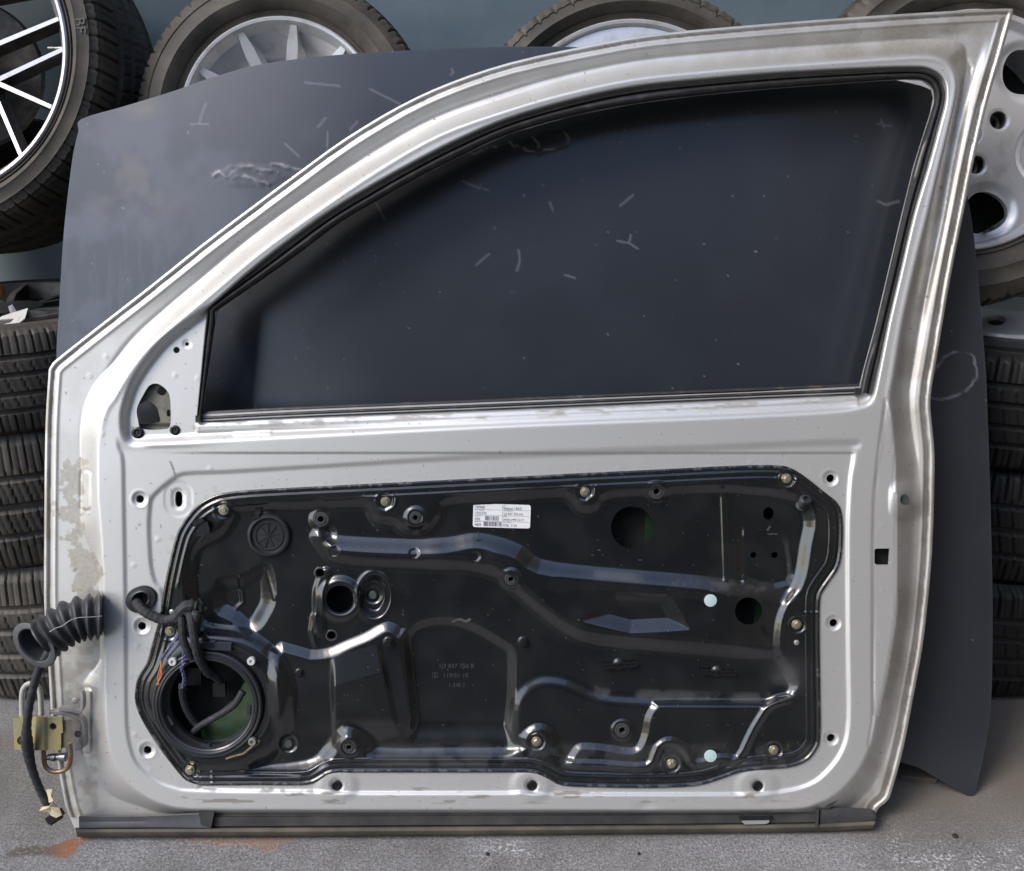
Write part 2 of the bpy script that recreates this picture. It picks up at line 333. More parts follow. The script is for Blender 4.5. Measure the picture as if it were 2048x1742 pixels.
def h_silver(x, y):
    dO = dist_line(x, y, OUTL, True)
    dP = sdf(x, y, PL, 160); dC = sdf(x, y, C3, 160)
    a = np.maximum(-dP, 0); b = np.maximum(dC, 0)
    t = a / (a + b + 1e-6); t = np.where(dC <= 0, 1, np.where(dP >= 0, 0, t))
    t = t * .8 + ss(0, 1, t) * .2
    h = FL * t
    # left ledge keeps the right-hand gutter soft
    # hem
    low = np.clip((t - .6) / .4, 0, 1)
    h = h + low * (-.0035 * np.exp(-((dO - 12) / 4.) ** 2) + .0018 * np.exp(-((dO - 22) / 3.) ** 2) + .0006 * np.exp(-((dO - 4) / 2.) ** 2))
    h = h - .002 * np.exp(-(dO / 1.8) ** 2)
    # right-hand gutter wall beyond the slope
    tp = low * ss(700, 500, y) * ss(1960, 1900, x)
    h = h - tp * .0045 * ss(22, 50, dO)
    rg = ss(1500, 1700, x) * ss(1640, 1500, y)
    h = h + rg * low * (.006 * ss(44, 26, dO) * ss(14, 22, dO)) * ss(60, 140, y)
    # crest bead on the pillar frame
    up = ss(900, 780, y)
    h = h + up * .0012 * np.exp(-((dP - 4) / 5.) ** 2) * (dP > -14)
    h = h - up * .0016 * np.exp(-((dP + 34) / 5.) ** 2) * (dC < 8) * (dC > -14)
    # frame of the window opening and the belt ledge
    dW = sdf(x, y, RW, 60)
    topside = ss(820, 780, y) * ss(400, 430, x)
    h = h - np.where(dP > -20, .014 * (ss(-9, 15, dW) * (1 - topside) + topside * ss(-3, 6, dW)), 0)
    # belt lip under the seal strip
    bl = dist_line(x, y, [(392, 857), (1000, 836), (1500, 815), (1715, 803)]) if True else 0
    h = h + .003 * ss(11, 5, bl) * (x > 392) * (x < 1716)
    h = h + .0012 * ss(5, 2, np.abs(dist_line(x, y, [(470, 868), (540, 865)]) - 0))
    # pressed steps
    s1 = sdf(x, y, STEP1, 40); s2 = sdf(x, y, STEP2, 40)
    h = h - .0026 * ss(-5, 4, s1) * ss(870, 905, y) * np.where(y < 905, ss(500, 300, x), 1) - .0030 * ss(-6 - 8 * ss(600, 1100, x) * ss(960, 900, y), 4, s2)
    # boss bridges round the three lower plugs
    for cx, cy in PLUGS:
        r = np.hypot(x - cx, y - cy); r2 = np.hypot((x - cx) / 1.25, (y - cy))
        h = h + .0030 * ss(40, 22, r2) * (y > cy - 45) - .0026 * ss(15, 12, r)
    # seam line of the right-hand ledge
    sm = lined(x, y, [(1771, 800), (1766, 840), (1756, 919), (1748, 998), (1746, 1088), (1746, 1300), (1746, 1440), (1737, 1490)], 30)
    h = h - .0022 * np.exp(-(sm / 2.6) ** 2)
    led = sdf(x, y, spline([(1771, 800), (1760, 900), (1748, 998), (1746, 1200), (1746, 1430), (1790, 1400), (1795, 1200), (1795, 1000), (1785, 850)], 3, True), 30)
    h = h - .0022 * ss(0, 4, led) * (dP > -3)
    # dirty crease of left wall, oval hinge plugs
    for c in ([(173, 950), (173, 1012)], [(175, 1385), (175, 1498)]):
        d = lined(x, y, c, 30); h = h + .0032 * ss(9, 5, d) - .0016 * np.exp(-((d - 10.5) / 1.8) ** 2)
    # dimples
    for cx, cy, r in HOLES[:6]:
        d = np.hypot(x - cx, y - cy); h = h - .0028 * ss(17, 9, d) + .0006 * np.exp(-((d - 17) / 2) ** 2)
    d = lined(x, y, [(357, 990), (357, 1006)], 60); h = h - .0015 * ss(16, 9, d) - .0006 * ss(30, 26, d)
    d = np.hypot(x - 374, y - 688); h = h - .001 * ss(9, 7, d)
    # hollow of the pillar triangle
    d = np.hypot((x - 345) * .7, y - 735); h = h + .0035 * ss(60, 10, d) * (dW > 4) * 0
    # gutter hole and lock area
    d = np.hypot((x - 1812), (y - 1000)); h = h + .008 * ss(48, 14, d) * (x > 1780)
    for cx, cy in SPOTS:
        d = np.hypot(x - cx, y - cy); h = h + .0005 * ss(5.5, 3.5, d) - .0004 * ss(2.6, 1.4, d)
    # waves of hand-worn sheet
    h = h + .0006 * (fbm(x, y, 130, 2) - .5)
    # dent by the lower edge and bead
    d = np.hypot((x - 1290) / 2.2, y - 1612); h = h - .002 * ss(12, 2, d)
    h = h + .0012 * np.exp(-((y - 1596 + 0 * x) / 2.5) ** 2) * ss(380, 420, x) * ss(1560, 1500, x) * 0
    return h
def keep_silver(X, Y):
    k = sdf(X, Y, OUTL, 60)
    k = np.minimum(k, np.where(Y > 1634, 1634 - Y, 99) + 0 * k)
    k = np.minimum(k, -sdf(X, Y, WIN, 40)); k = np.minimum(k, 7 - sdf(X, Y, BP, 40))
    for cx, cy, r in HOLES: k = np.minimum(k, -circ(X, Y, cx, cy, r))
    for cx, cy, r in SCREWS: k = np.minimum(k, -circ(X, Y, cx, cy, 6))
    for cx, cy in PLUGS: k = np.minimum(k, -circ(X, Y, cx, cy, 7))
    k = np.minimum(k, -circ(X, Y, 1809, 999, 8.5, 10.5))
    for P in (TOPEN, SLOT, LOCK): k = np.minimum(k, -sdf(X, Y, P, 30))
    return k
def dirt_shade_silver(x, y):
    n = fbm(x, y, 60, 5); n2 = fbm(x + 300, y, 14, 4); n3 = fbm(x * .25, y + 900, 8, 4)
    peel = spline([(120, 985), (124, 960), (130, 938), (140, 930), (166, 922), (168, 1060), (190, 1120), (205, 1180), (205, 1200), (150, 1200), (146, 1150), (135, 1110), (128, 1070), (119, 1030)], 3, True)
    d = sdf(x, y, peel, 60); dirt_shade = ss(-2.5, 2.5, d - 3 + (n2 - .5) * 70) * .72
    lo = ss(110, 122, x) * ss(210, 190, x) * ss(1180, 1300, y) * .55 * ss(.35, .65, n2)
    dirt_shade = np.maximum(dirt_shade, lo)
    dirt_shade = np.maximum(dirt_shade, ss(1490, 1560, y) * ss(260, 160, x) * .5 * ss(.35, .7, n2))
    dO = dist_line(x, y, OUTL, True)
    hem = ss(22, 8, dO) * ss(.4, .6, fbm(x, y * .2, 20, 3)) * ss(300, 120, x) * ss(700, 800, y) * .7
    hem2 = ss(30, 6, dO) * ss(1500, 1700, x) * ss(900, 1300, y) * .45
    dirt_shade = np.maximum(dirt_shade, np.maximum(hem, hem2))
    dirt_shade = np.maximum(dirt_shade, .25 * ss(1570, 1640, x) * 0)
    dP = sdf(x, y, PL, 60); veil = ss(2, -12, dP) * (.10 + .16 * ss(.35, .65, n)) + ss(0, -8, dP) * ss(1400, 1700, x) * (.18 + .15 * ss(.35, .65, n)); dirt_shade = np.maximum(dirt_shade, veil)  # beige dust veil; on the right it paints in the slopes' warm shade
    dirt_shade = dirt_shade * (.75 + .5 * (fbm(x, y, 5, 2) - .5) + .2)
    # grime streaks
    g = ss(.62, .72, fbm(x, y * 7, 60, 4)) * ss(1565, 1580, y) * ss(1612, 1604, y) * ss(330, 380, x) * ss(1680, 1500, x) * .75
    g = np.maximum(g, ss(.55, .75, n2) * ss(1566, 1576, y) * ss(1592, 1582, y) * ss(400, 440, x) * ss(700, 600, x) * .6)
    b = dist_line(x, y, [(392, 852), (1000, 830), (1500, 809), (1720, 797)])
    g = np.maximum(g, ss(.5, .7, n3) * ss(14, 3, b) * .5)
    g = np.maximum(g, ss(.64, .75, n2) * ss(30, 8, np.abs(sdf(x, y, BP, 60))) * .2)
    g = np.maximum(g, ss(2.6, 1.2, lined(x, y, [(341, 924), (346, 936), (350, 950)], 20)) * .8)
    g = np.maximum(g, ss(3.2, 1.6, np.abs(dO - 11)) * ss(.35, .6, fbm(x, y, 30, 3)) * .6)
    sp = ss(.885, .91, fbm(x, y, 7, 2)) * .7
    return {'dirt_shade': np.clip(dirt_shade, 0, 1), 'grime': np.clip(np.maximum(g, sp), 0, 1)}
door = empty('car_door', A0 + np.array([.6, 0, 0]), label='silver car door stripped of its trim, leaning upright against the dark bonnet', cat='car door')
inner = grid_mesh('inner_panel', 80, 10, 2034, 1640, 2.6, keep_silver, h_silver, D, SILVER, door, .004, attrs=dirt_shade_silver)
# outer skin behind
def h_skin(x, y):
    d = dist_line(x, y, OUTL, True)
    return FL - .004 - .045 * ss(0, 260, d)
def keep_skin(X, Y):
    return np.minimum(sdf(X, Y, OUTL, 60) - 1, -sdf(X, Y, WIN, 60) - 1 + np.where(Y > 820, 60, 0) * 0)
hole2 = spline([(286, 805), (292, 800), (312, 812), (318, 830), (318, 844), (276, 846), (276, 812)], 3, True)
SKIN = mat('door_skin', (.10, .12, .10), .5, noise=(20, (.16, .2, .15), .4, .7))
grid_mesh('outer_skin', 80, 10, 2034, 1668, 9, lambda X, Y: np.minimum(keep_skin(X, Y), -sdf(X, Y, hole2, 40) - 22), h_skin, lambda x, y, h: D(x, y, h), SILVER, door, .003)
bl_ = MB()   # added near-black sheet, painting in the dark of the cavity behind the openings
def sheet(P, h, thick=.002):
    P = np.array(P, float); a = D(P[:, 0], P[:, 1], h); return a - DN * thick, a
bl_.prism(*sheet([(330, 985), (1680, 940), (1690, 1200), (1645, 1530), (420, 1560), (290, 1420)], -.062))
bl_.build('cavity_shade_sheet', SHADEBLK, door, False)
# inner sheet behind the mirror triangle
def keep_tri(X, Y):
    k = sdf(X, Y, spline([(255, 760), (330, 680), (405, 640), (385, 850), (360, 880), (262, 884)], 3, True), 30)
    k = np.minimum(k, -sdf(X, Y, hole2, 30)); k = np.minimum(k, -circ(X, Y, 324, 782, 9)); k = np.minimum(k, -circ(X, Y, 337, 826, 4, 8)); return k
grid_mesh('pillar_liner', 240, 640, 410, 890, 3, keep_tri, lambda x, y: -.026 + 0 * x - .006 * ss(846, 852, y), D, mat('dull_primer', (.20, .19, .155), .6, noise=(60, (.12, .11, .09), .45, .7)), door, .003)
# mouldings: ribbons following an inner and outer contour
def ribbon(name, A, B, prof, m, parent, n=260, closed=True, mp=D):
    """loops A (outer) and B (inner) resampled; prof = [(t, h)] across"""
    def res(P, n, closed):
        P = np.asarray(P, float); Q = np.vstack([P, P[:1]]) if closed else P
        L = np.r_[0, np.cumsum(np.linalg.norm(np.diff(Q, axis=0), axis=1))]
        s = np.linspace(0, L[-1], n, endpoint=not closed); return np.stack([np.interp(s, L, Q[:, 0]), np.interp(s, L, Q[:, 1])], 1)
    a = res(A, n, closed); b_all = res(B, n * 6, closed)
    b = b_all[[np.argmin(((b_all - p) ** 2).sum(1)) for p in a]] if closed else res(B, n, closed)
    V = []; F = []; k = len(prof)
    for t, h in prof:
        q = a * (1 - t) + b * t; V.append(mp(q[:, 0], q[:, 1], h))
    V = np.stack(V, 1).reshape(-1, 3)
    for i in range(n if closed else n - 1):
        j = (i + 1) % n
        for c in range(k - 1): F.append([i * k + c, i * k + c + 1, j * k + c + 1, j * k + c])
    if not closed: F += [list(range(k))[::-1], [(n - 1) * k + c for c in range(k)]]
    return mesh(name, V, F, m, parent, sharp=50)
seal_o = spline([(392, 842), (400, 760), (412, 640), (424, 608), (520, 534), (640, 444), (740, 382), (830, 331), (920, 285), (1020, 242), (1150, 204), (1270, 179), (1400, 165), (1540, 153), (1700, 144), (1820, 140), (1860, 145), (1881, 160), (1889, 184), (1886, 210), (1875, 250), (1852, 335), (1826, 425), (1799, 541), (1774, 647), (1754, 736), (1742, 789)], 5)
seal_i = np.array([(404, 836), (418, 730), (432, 632), (437, 619), (520, 562), (600, 505), (680, 445), (760, 398), (830, 358), (920, 312), (1020, 267), (1150, 230), (1270, 207), (1400, 190), (1540, 177), (1700, 165), (1810, 158), (1845, 160), (1862, 172), (1868, 195), (1862, 225), (1829, 330), (1802, 440), (1777, 546), (1752, 652), (1729, 736), (1718, 787)], float)
SI = spline(seal_i, 12)
def seal_rib(name, o_, prof, m):
    a = np.asarray(o_); b = SI[[np.argmin(((SI - p) ** 2).sum(1)) for p in a]]; k = len(prof)
    V = np.stack([D(*(a * (1 - t) + b * t).T, h) for t, h in prof], 1).reshape(-1, 3)
    F = [[i * k + c, i * k + c + 1, (i + 1) * k + c + 1, (i + 1) * k + c] for i in range(len(a) - 1) for c in range(k - 1)]
    return mesh(name, V, F, m, door, sharp=50)
SEALM = mat('window_seal_rubber', (.028, .027, .028), .36, noise=(50, (.06, .058, .055), .5, .75))
seal_rib('window_seal', seal_o, [(0, -.022), (0, -.008), (.1, -.0055), (.2, -.006), (.27, -.0125), (.34, -.0125), (.4, -.0065), (.55, -.0035), (.75, -.0045), (.92, -.0085), (1, -.013), (1, -.03)], SEALM)
# inner run channel lip
def bar(name, P, prof, m, parent, mp=D):
    """P centre line in picture px, prof [(offset px across, h)]"""
    P = np.asarray(P, float); T = np.gradient(P, axis=0); T /= np.linalg.norm(T, axis=1)[:, None]; N = np.stack([-T[:, 1], T[:, 0]], 1)
    V = np.stack([mp(*(P + N * o).T, h) for o, h in prof], 1).reshape(-1, 3); k = len(prof)
    F = [[i * k + c, i * k + c + 1, (i + 1) * k + c + 1, (i + 1) * k + c] for i in range(len(P) - 1) for c in range(k - 1)]
    F += [list(range(k))[::-1], [(len(P) - 1) * k + c for c in range(k)]]
    return mesh(name, V, F, m, parent, sharp=40)
BELT = spline([(402, 832), (600, 822), (1000, 806), (1400, 789), (1718, 776)], 8)
STRIPM = mat('belt_strip_rubber', (.03, .028, .027), .4, noise=(35, (.12, .10, .07), .52, .75))
bar('belt_seal', BELT, [(-9, -.03), (-9, -.015), (-7, -.013), (-4, -.0125), (-3, -.018), (0, -.018), (1, -.012), (5, -.011), (7, -.013), (8, -.02), (9, -.02), (10, -.012), (13, -.012), (14, -.03)], STRIPM, door)
for px, py in ((1715, 783), (397, 838)):
    mb = MB(); mb.box(D(px, py, -.009), base * .0045, DV * .006, DN * .003); mb.build('belt_seal_clip', RUBBER, door, False)
# =================================================================== carrier plate
PI_ = spline([(474, 1012), (600, 1008), (715, 1003), (742, 1012), (756, 1035), (790, 1040), (812, 1056), (850, 1056), (874, 1030), (892, 1000), (1000, 992), (1120, 984), (1146, 996), (1162, 1014), (1190, 1012), (1212, 988), (1300, 980), (1440, 974), (1500, 978), (1556, 984), (1604, 1000), (1622, 1040), (1614, 1090), (1604, 1150), (1588, 1190), (1570, 1225), (1562, 1260), (1562, 1310), (1582, 1345), (1590, 1372), (1582, 1398), (1545, 1412), (1512, 1460), (1480, 1520), (1440, 1522), (1388, 1532), (1366, 1502), (1342, 1488), (1320, 1498), (1296, 1538), (1200, 1534), (1133, 1530), (1108, 1502), (1095, 1470), (1073, 1462), (1054, 1478), (1045, 1508), (900, 1512), (752, 1510), (736, 1488), (704, 1465), (682, 1470), (648, 1520), (600, 1538), (520, 1545), (500, 1535), (548, 1500), (573, 1440), (575, 1370), (545, 1310), (490, 1272), (420, 1262), (392, 1240), (378, 1180), (380, 1120), (398, 1085), (440, 1062), (462, 1030)], 3, True)
C1 = spline([(632, 1072), (648, 1066), (664, 1078), (690, 1084), (820, 1090), (890, 1088), (945, 1078), (990, 1084), (1040, 1102), (1080, 1130), (1200, 1146), (1400, 1163), (1560, 1188), (1600, 1200), (1600, 1305), (1540, 1312), (1400, 1300), (1200, 1282), (1130, 1258), (1070, 1215), (1030, 1180), (990, 1148), (930, 1134), (860, 1132), (750, 1128), (690, 1122), (664, 1116), (648, 1096)], 3, True)
CREC = spline([(1100, 1165), (1180, 1152), (1300, 1166), (1420, 1180), (1425, 1240), (1360, 1262), (1240, 1255), (1140, 1235), (1095, 1205)], 3, True)
CREC2 = np.array([(1232, 1190), (1290, 1190), (1372, 1258), (1200, 1248), (1172, 1232)], float)
C2 = spline([(1018, 1500), (1020, 1420), (1034, 1384), (1058, 1362), (1090, 1352), (1135, 1358), (1200, 1386), (1300, 1394), (1530, 1396), (1620, 1380), (1620, 1560), (1018, 1560)], 3, True)
C2b = spline([(1133, 1530), (1146, 1504), (1162, 1490), (1209, 1493), (1254, 1500), (1276, 1494), (1288, 1466), (1294, 1434), (1308, 1412), (1330, 1404), (1540, 1404), (1640, 1400), (1640, 1570), (1133, 1570)], 3, True)
NT = spline([(836, 1500), (828, 1440), (820, 1350), (816, 1290), (824, 1262), (850, 1246), (900, 1242), (950, 1256), (1005, 1288), (1022, 1304), (1024, 1350), (1022, 1400), (1016, 1450), (1012, 1500)], 3, True)
GL = spline([(545, 1304), (620, 1306), (658, 1302), (696, 1286), (734, 1270), (766, 1252), (784, 1252), (800, 1264), (812, 1285), (822, 1500), (640, 1520), (560, 1500)], 3, True)
DB = spline([(436, 1160), (480, 1152), (530, 1128), (545, 1150), (548, 1200), (536, 1230), (518, 1256), (494, 1264), (462, 1240), (428, 1218)], 3, True)
FAC = np.array([(659, 1310), (700, 1292), (760, 1262), (742, 1345), (760, 1420), (680, 1368)], float)
BOLTS = [(447, 1020), (771, 1003), (1170, 984), (1573, 957), (1593, 1249), (1547, 1500), (1343, 1527), (1073, 1483), (380, 1540), (340, 1262)]
BUSH = [(642, 1038, 7), (831, 1035, 5), (1022, 1158, 5), (698, 1494, 5), (1244, 1460, 7), (1313, 983, 7)]
PH = [(1264, 1055, 42, 42), (1497, 1222, 27, 27), (680, 1198, 27, 27), (1537, 1027, 10.5, 12.5), (1507, 1110, 6, 6), (1549, 1110, 6.5, 6.5), (640, 1146, 9, 10), (663, 1271, 10, 10)]
SPK = (425, 1406)
def h_plate(x, y):
    d = sdf(x, y, BP, 80)
    h = -.0032 + 0 * x
    h = h + .0022 * np.exp(-((d - 4) / 3.) ** 2) - .0018 * np.exp(-((d - 9.5) / 2.2) ** 2) + .0016 * np.exp(-((d - 15) / 2.6) ** 2) - .001 * ss(0, 3, 3 - d)
    brk = ss(.0, .2, np.sin(y / 60.) * np.sin(x / 75.) + .75)
    h = h + .0016 * np.exp(-((d - 27) / 2.0) ** 2) * brk
    di = sdf(x, y, PI_, 60); h = h - .0125 * ss(-14, 20, di)
    h = h + .012 * ss(-16, 22, sdf(x, y, C1, 40)) * ss(-12, 8, di + 4) * (.55 + .45 * ss(1590, 1440, x))
    h = h - .0035 * ls(-5, 9, sdf(x, y, spline([(1488, 1078), (1560, 1070), (1576, 1100), (1574, 1168), (1490, 1160)], 3, True), 30)) - .002 * ss(9, 3, lined(x, y, [(1480, 1060), (1480, 1160)], 20))
    cr = sdf(x, y, CREC, 40); h = h - .003 * ls(-6, 26, cr)
    h = h - .0085 * ls(-4, 24, sdf(x, y, np.array([(1226, 1184), (1335, 1190), (1376, 1256), (1260, 1264), (1168, 1240)], float), 40))
    h = h + .0055 * ss(-8, 24, sdf(x, y, C2, 40)) * ss(-10, 8, di)
    h = h + .0058 * ls(-6, 10, sdf(x, y, C2b, 40)) * ss(-10, 8, di)
    h = h - .0085 * ls(-9, 9, sdf(x, y, NT, 40)) * ss(1500, 1440, y) 
    h = h + .0075 * ls(-8, 14, sdf(x, y, GL, 40)) * ss(1495, 1420, y) 
    h = h - .010 * ls(-4, 26, sdf(x, y, DB, 40))
    f = sdf(x, y, np.array([(659, 1312), (757, 1268), (806, 1490), (664, 1500)], float), 40); L_ = 1370 - (x - 680) * .29
    h = h + .0085 * np.clip(f / 9, 0, 1) * np.where(y < L_, np.clip((y - L_ + 62) / 62, 0, 1), np.clip(1 - (y - L_) / 135, 0, 1))
    # ring boss of the window-crank hole
    r = np.hypot(x - 680, y - 1198); h = h + .0055 * ss(50, 34, r) * ss(1290, 1240, y) - .0012 * ss(33, 31, r)
    h = h + .004 * ss(14, 6, lined(x, y, spline([(652, 1146), (640, 1176), (638, 1210), (640, 1262)], 4), 30))
    r = np.sqrt(((x - 748) / .72) ** 2 + (y - 1192) ** 2); h = h - .010 * ss(46, 26, r) + .002 * np.exp(-((r - 48) / 5) ** 2)
    for cx, cy in ((669, 1103), (828, 1107), (950, 1113)):
        r = np.hypot(x - cx, y - cy); h = h - .0022 * ss(11.5, 7.5, r)
    for cx, cy, R_ in ((875, 1104, 30), (990, 1120, 20)):
        r = np.hypot((x - cx) / 1.0, (y - cy)); h = h + .0022 * np.exp(-(r / R_) ** 2)
    r = np.hypot((x - 655) / .8, y - 1072); h = h - .0045 * ss(26, 6, r)
    for cx, cy, r_ in BUSH:
        r = np.hypot(x - cx, y - cy); h = h + .0025 * ss(26, 15, r) - .001 * ss(15, 12, r)
    for cx, cy in BOLTS + [(577, 1487), (746, 1190)]:
        r = np.hypot(x - cx, y - cy); h = h - .0014 * ss(19, 14, r) + .0007 * np.exp(-((r - 20) / 2) ** 2)
    h = np.where(d > 18, (h + .0032) * 1.3 - .0032, h)
    # beads
    for P, wd, a in (([(1445, 978), (1451, 1160)], 4, .002), ([(402, 1555), (600, 1556)], 4, .0016), ([(425, 1542), (425, 1562)], 2.5, .001),
                     ([(792, 998), (786, 1012), (775, 1019)], 3, .0016), ([(1194, 972), (1187, 990), (1176, 998)], 3, .0016), ([(1338, 974), (1336, 1000), (1310, 1002)], 3, .0016), ([(1597, 955), (1588, 968)], 3, .0016),
                     ([(600, 1130), (606, 1135), (618, 1200)], 3, .0), ([(480, 1155), (486, 1205), (474, 1216)], 3.5, .0022), ([(530, 1132), (549, 1198)], 2.5, .0012), ([(628, 1232), (624, 1262), (632, 1290)], 5, .003),
                     ([(1608, 1225), (1636, 1225)], 2, .001), 
                     ([(1524, 1010), (1540, 1022), (1570, 1032), (1596, 1020)], 7, .0)):
        if a: h = h + a * ss(wd * 1.6, wd * .35, lined(x, y, P, 30))
    r = np.hypot((x - 1560) / 1.25, (y - 1000)); h = h + .004 * ss(50, 22, r) * 0     # bowl behind the spring buffer
    r = np.hypot(x - 1560, y - 1385); h = h + .005 * ss(44, 10, r)
    # speaker bowl
    r = np.hypot(x - SPK[0], y - SPK[1]); h = h + .0055 * ss(150, 120, r) * ss(250, 330, x)
    h = h + .0004 * (fbm(x, y, 40, 2) - .5)
    return h
def keep_plate(X, Y):
    k = sdf(X, Y, BP, 40) - .5
    for cx, cy, rx, ry in PH: k = np.minimum(k, -circ(X, Y, cx, cy, rx, ry))
    for cx, cy, r in BUSH: k = np.minimum(k, -circ(X, Y, cx, cy, r * .8))
    k = np.minimum(k, -circ(X, Y, *SPK, 106)); return k
def dust_plate(x, y):
    n = fbm(x, y, 50, 5); n2 = fbm(x + 99, y + 50, 5, 2)
    d = sdf(x, y, BP, 60)
    a = .035 * ss(.35, .75, n) + ss(.90, .93, n2) * .4
    a = a + .16 * ss(.35, .6, fbm(x, y, 30, 4)) * ss(1478, 1500, y) * ss(1545, 1530, y) * ss(700, 780, x)
    a = a + .22 * ss(.4, .65, n) * ss(12, 4, np.abs(lined(x, y, [(1060, 1115), (1100, 1140), (1300, 1158), (1560, 1185)], 30)))
    a = a + .25 * ss(.4, .65, n) * ss(14, 4, np.abs(lined(x, y, [(1130, 1352), (1200, 1386), (1540, 1396)], 30)))
    a = a + .25 * ss(.45, .6, n) * np.exp(-((x - 1575) ** 2 + (y - 1350) ** 2) / 900.)
    a = a + .9 * ss(2.2, 1, lined(x, y, [(905, 1244), (912, 1240), (922, 1239), (932, 1243), (940, 1238)], 10)) + .7 * ss(1.5, .7, lined(x, y, [(1540, 1053), (1535, 1060)], 10)) + .7 * ss(1.5, .7, lined(x, y, [(1537, 1068), (1553, 1068)], 10))
    a = a + .5 * ss(.55, .7, fbm(x, y, 10, 3)) * ss(6, 1, np.abs(d - 3))
    return {'dust': np.clip(a, 0, 1)}
plate = grid_mesh('carrier_plate', 262, 924, 1692, 1582, 2.0, keep_plate, h_plate, D, BLACKP, door, .004, attrs=dust_plate)
def HP(x, y): return float(h_plate(np.array([float(x)]), np.array([float(y)]))[0])
def HM(x, y, q):
    t = np.arange(8) * math.pi / 4; return float(h_plate(x + q * np.cos(t), y + q * np.sin(t)).max())
def HS(x, y): return float(h_silver(np.array([float(x)]), np.array([float(y)]))[0])
K = MPP
def bolt_m(b):
    b.lathe([(0.0001, .0012), (10.5 * K, .0012), (11 * K, .0006), (11 * K, -.0025)][::-1], 24)
    a = [math.radians(60 * i) for i in range(6)]
    lo = np.array([[7.5 * K * math.cos(t), 7.5 * K * math.sin(t), .0011] for t in a]); hi = lo + [0, 0, .0042]; hi2 = lo * [.86, .86, 1] + [0, 0, .005]
    b.prism(lo, hi); b.prism(hi, hi2); b.lathe([(4.2 * K, .0051), (3.8 * K, .0042), (.0001, .0042)], 12)
for i, (x, y) in enumerate(BOLTS): stamp('bolt', 'bolt', bolt_m, GOLD, D(x, y, HM(x, y, 7)), plate, spin=random.random())
def gbolt(b): b.lathe([(10 * K, -.003), (10 * K, .002), (8.5 * K, .0032), (4 * K, .0034), (.0001, .0030)], 8)
for x, y in ((577, 1487), (746, 1190)): stamp('bolt', 'gbolt', gbolt, GREENB, D(x, y, HP(x, y)), plate)
def rivet(b): b.lathe([(6 * K, -.002), (6 * K, .001), (4.5 * K, .0018), (.0001, .0022)], 16)
for x, y in ((344, 1224), (1593, 1285)): stamp('rivet', 'rivet', rivet, mat('pale_zinc', (.45, .47, .42), .4, .6), D(x, y, HP(x, y)), plate)
def bush_m(b): b.lathe([(15 * K, -.001), (14 * K, .0012), (11.5 * K, .0014), (11 * K, .0004), (9.5 * K, .0004), (9 * K, .0022), (6.5 * K, .0022), (5.5 * K, .001), (5.5 * K, -.006)], 28)
BUSHM = mat('black_chrome_bush', (.12, .12, .125), .3, .5, coat=.3)
for x, y, r in BUSH: stamp('threaded_bush', 'bush', bush_m, BUSHM, D(x, y, HP(x, y)), plate, scale=r / 6 if r > 5 else .95)
for x, y in ((640, 1146), (663, 1271)): stamp('clip_nut', 'nut', lambda b: b.lathe([(14 * K, -.001), (13 * K, .0008), (10.5 * K, .0010), (9.5 * K, -.001), (9.5 * K, -.006)], 20), BUSHM, D(x, y, HP(x, y)), plate)
def dot(b): b.lathe([(14 * K, -.001), (14 * K, .0004), (13.5 * K, .0005), (.0001, .0005)], 32)
for x, y in ((1421, 1201), (1421, 1512)): stamp('sealing_dot', 'dot', dot, PALEDOT, D(x, y, HM(x, y, 14) + .0004), plate)
def pin(b):
    b.lathe([(13 * K, -.001), (13 * K, .001), (11 * K, .003), (8 * K, .004), (.0001, .0045)], 18)
    b.box((0, 0, .006), (6 * K, 0, 0), (0, 7 * K, 0), (0, 0, .003)); b.box((3 * K, -2 * K, .009), (3 * K, 0, 0), (0, 3 * K, 0), (0, 0, .0016))
for x, y, s in ((777, 1283, 1), (1046, 1283, 1), (599, 1345, .8)): stamp('trim_pin', 'pin', pin, PLAST, D(x, y, HP(x, y)), plate, scale=s, spin=random.uniform(-.4, .4))
def wing(b):
    b.lathe([(15 * K, -.001), (15 * K, .001), (12 * K, .004), (6 * K, .006), (.0001, .0065)], 22)
    for s in (-1, 1):
        b.box((s * 20 * K, 4.2 * K, .008), (19 * K, 0, 0), (0, 1.3 * K, 0), (0, 0, .0014)); b.box((s * 20 * K, -4.2 * K, .008), (19 * K, 0, 0), (0, 1.3 * K, 0), (0, 0, .0014))
        for q in (4, 14, 26, 38): b.box((s * q * K, 0, .008), (1.4 * K, 0, 0), (0, 4 * K, 0), (0, 0, .0012))
        b.box((s * 22 * K, 0, .0068), (17 * K, 0, 0), (0, 4 * K, 0), (0, 0, .0005))
for x, y, a in ((1238, 1328, .06), (1435, 1343, -.06)): stamp('wing_clip', 'wing', wing, PLAST, D(x, y, HP(x, y)), plate, spin=a)
mb = MB(); P = D(1528, 1262, HP(1528, 1262)); mb.lathe([(6 * K, -.001), (6 * K, .004), (3.5 * K, .004), (3.5 * K, .001), (.0001, .001)], 14, at(P)); mb.box(P + DV * .006 - base * .003 + DN * .003, base * .0016, DV * .004, DN * .001); mb.build('cable_clip', PLAST, plate)
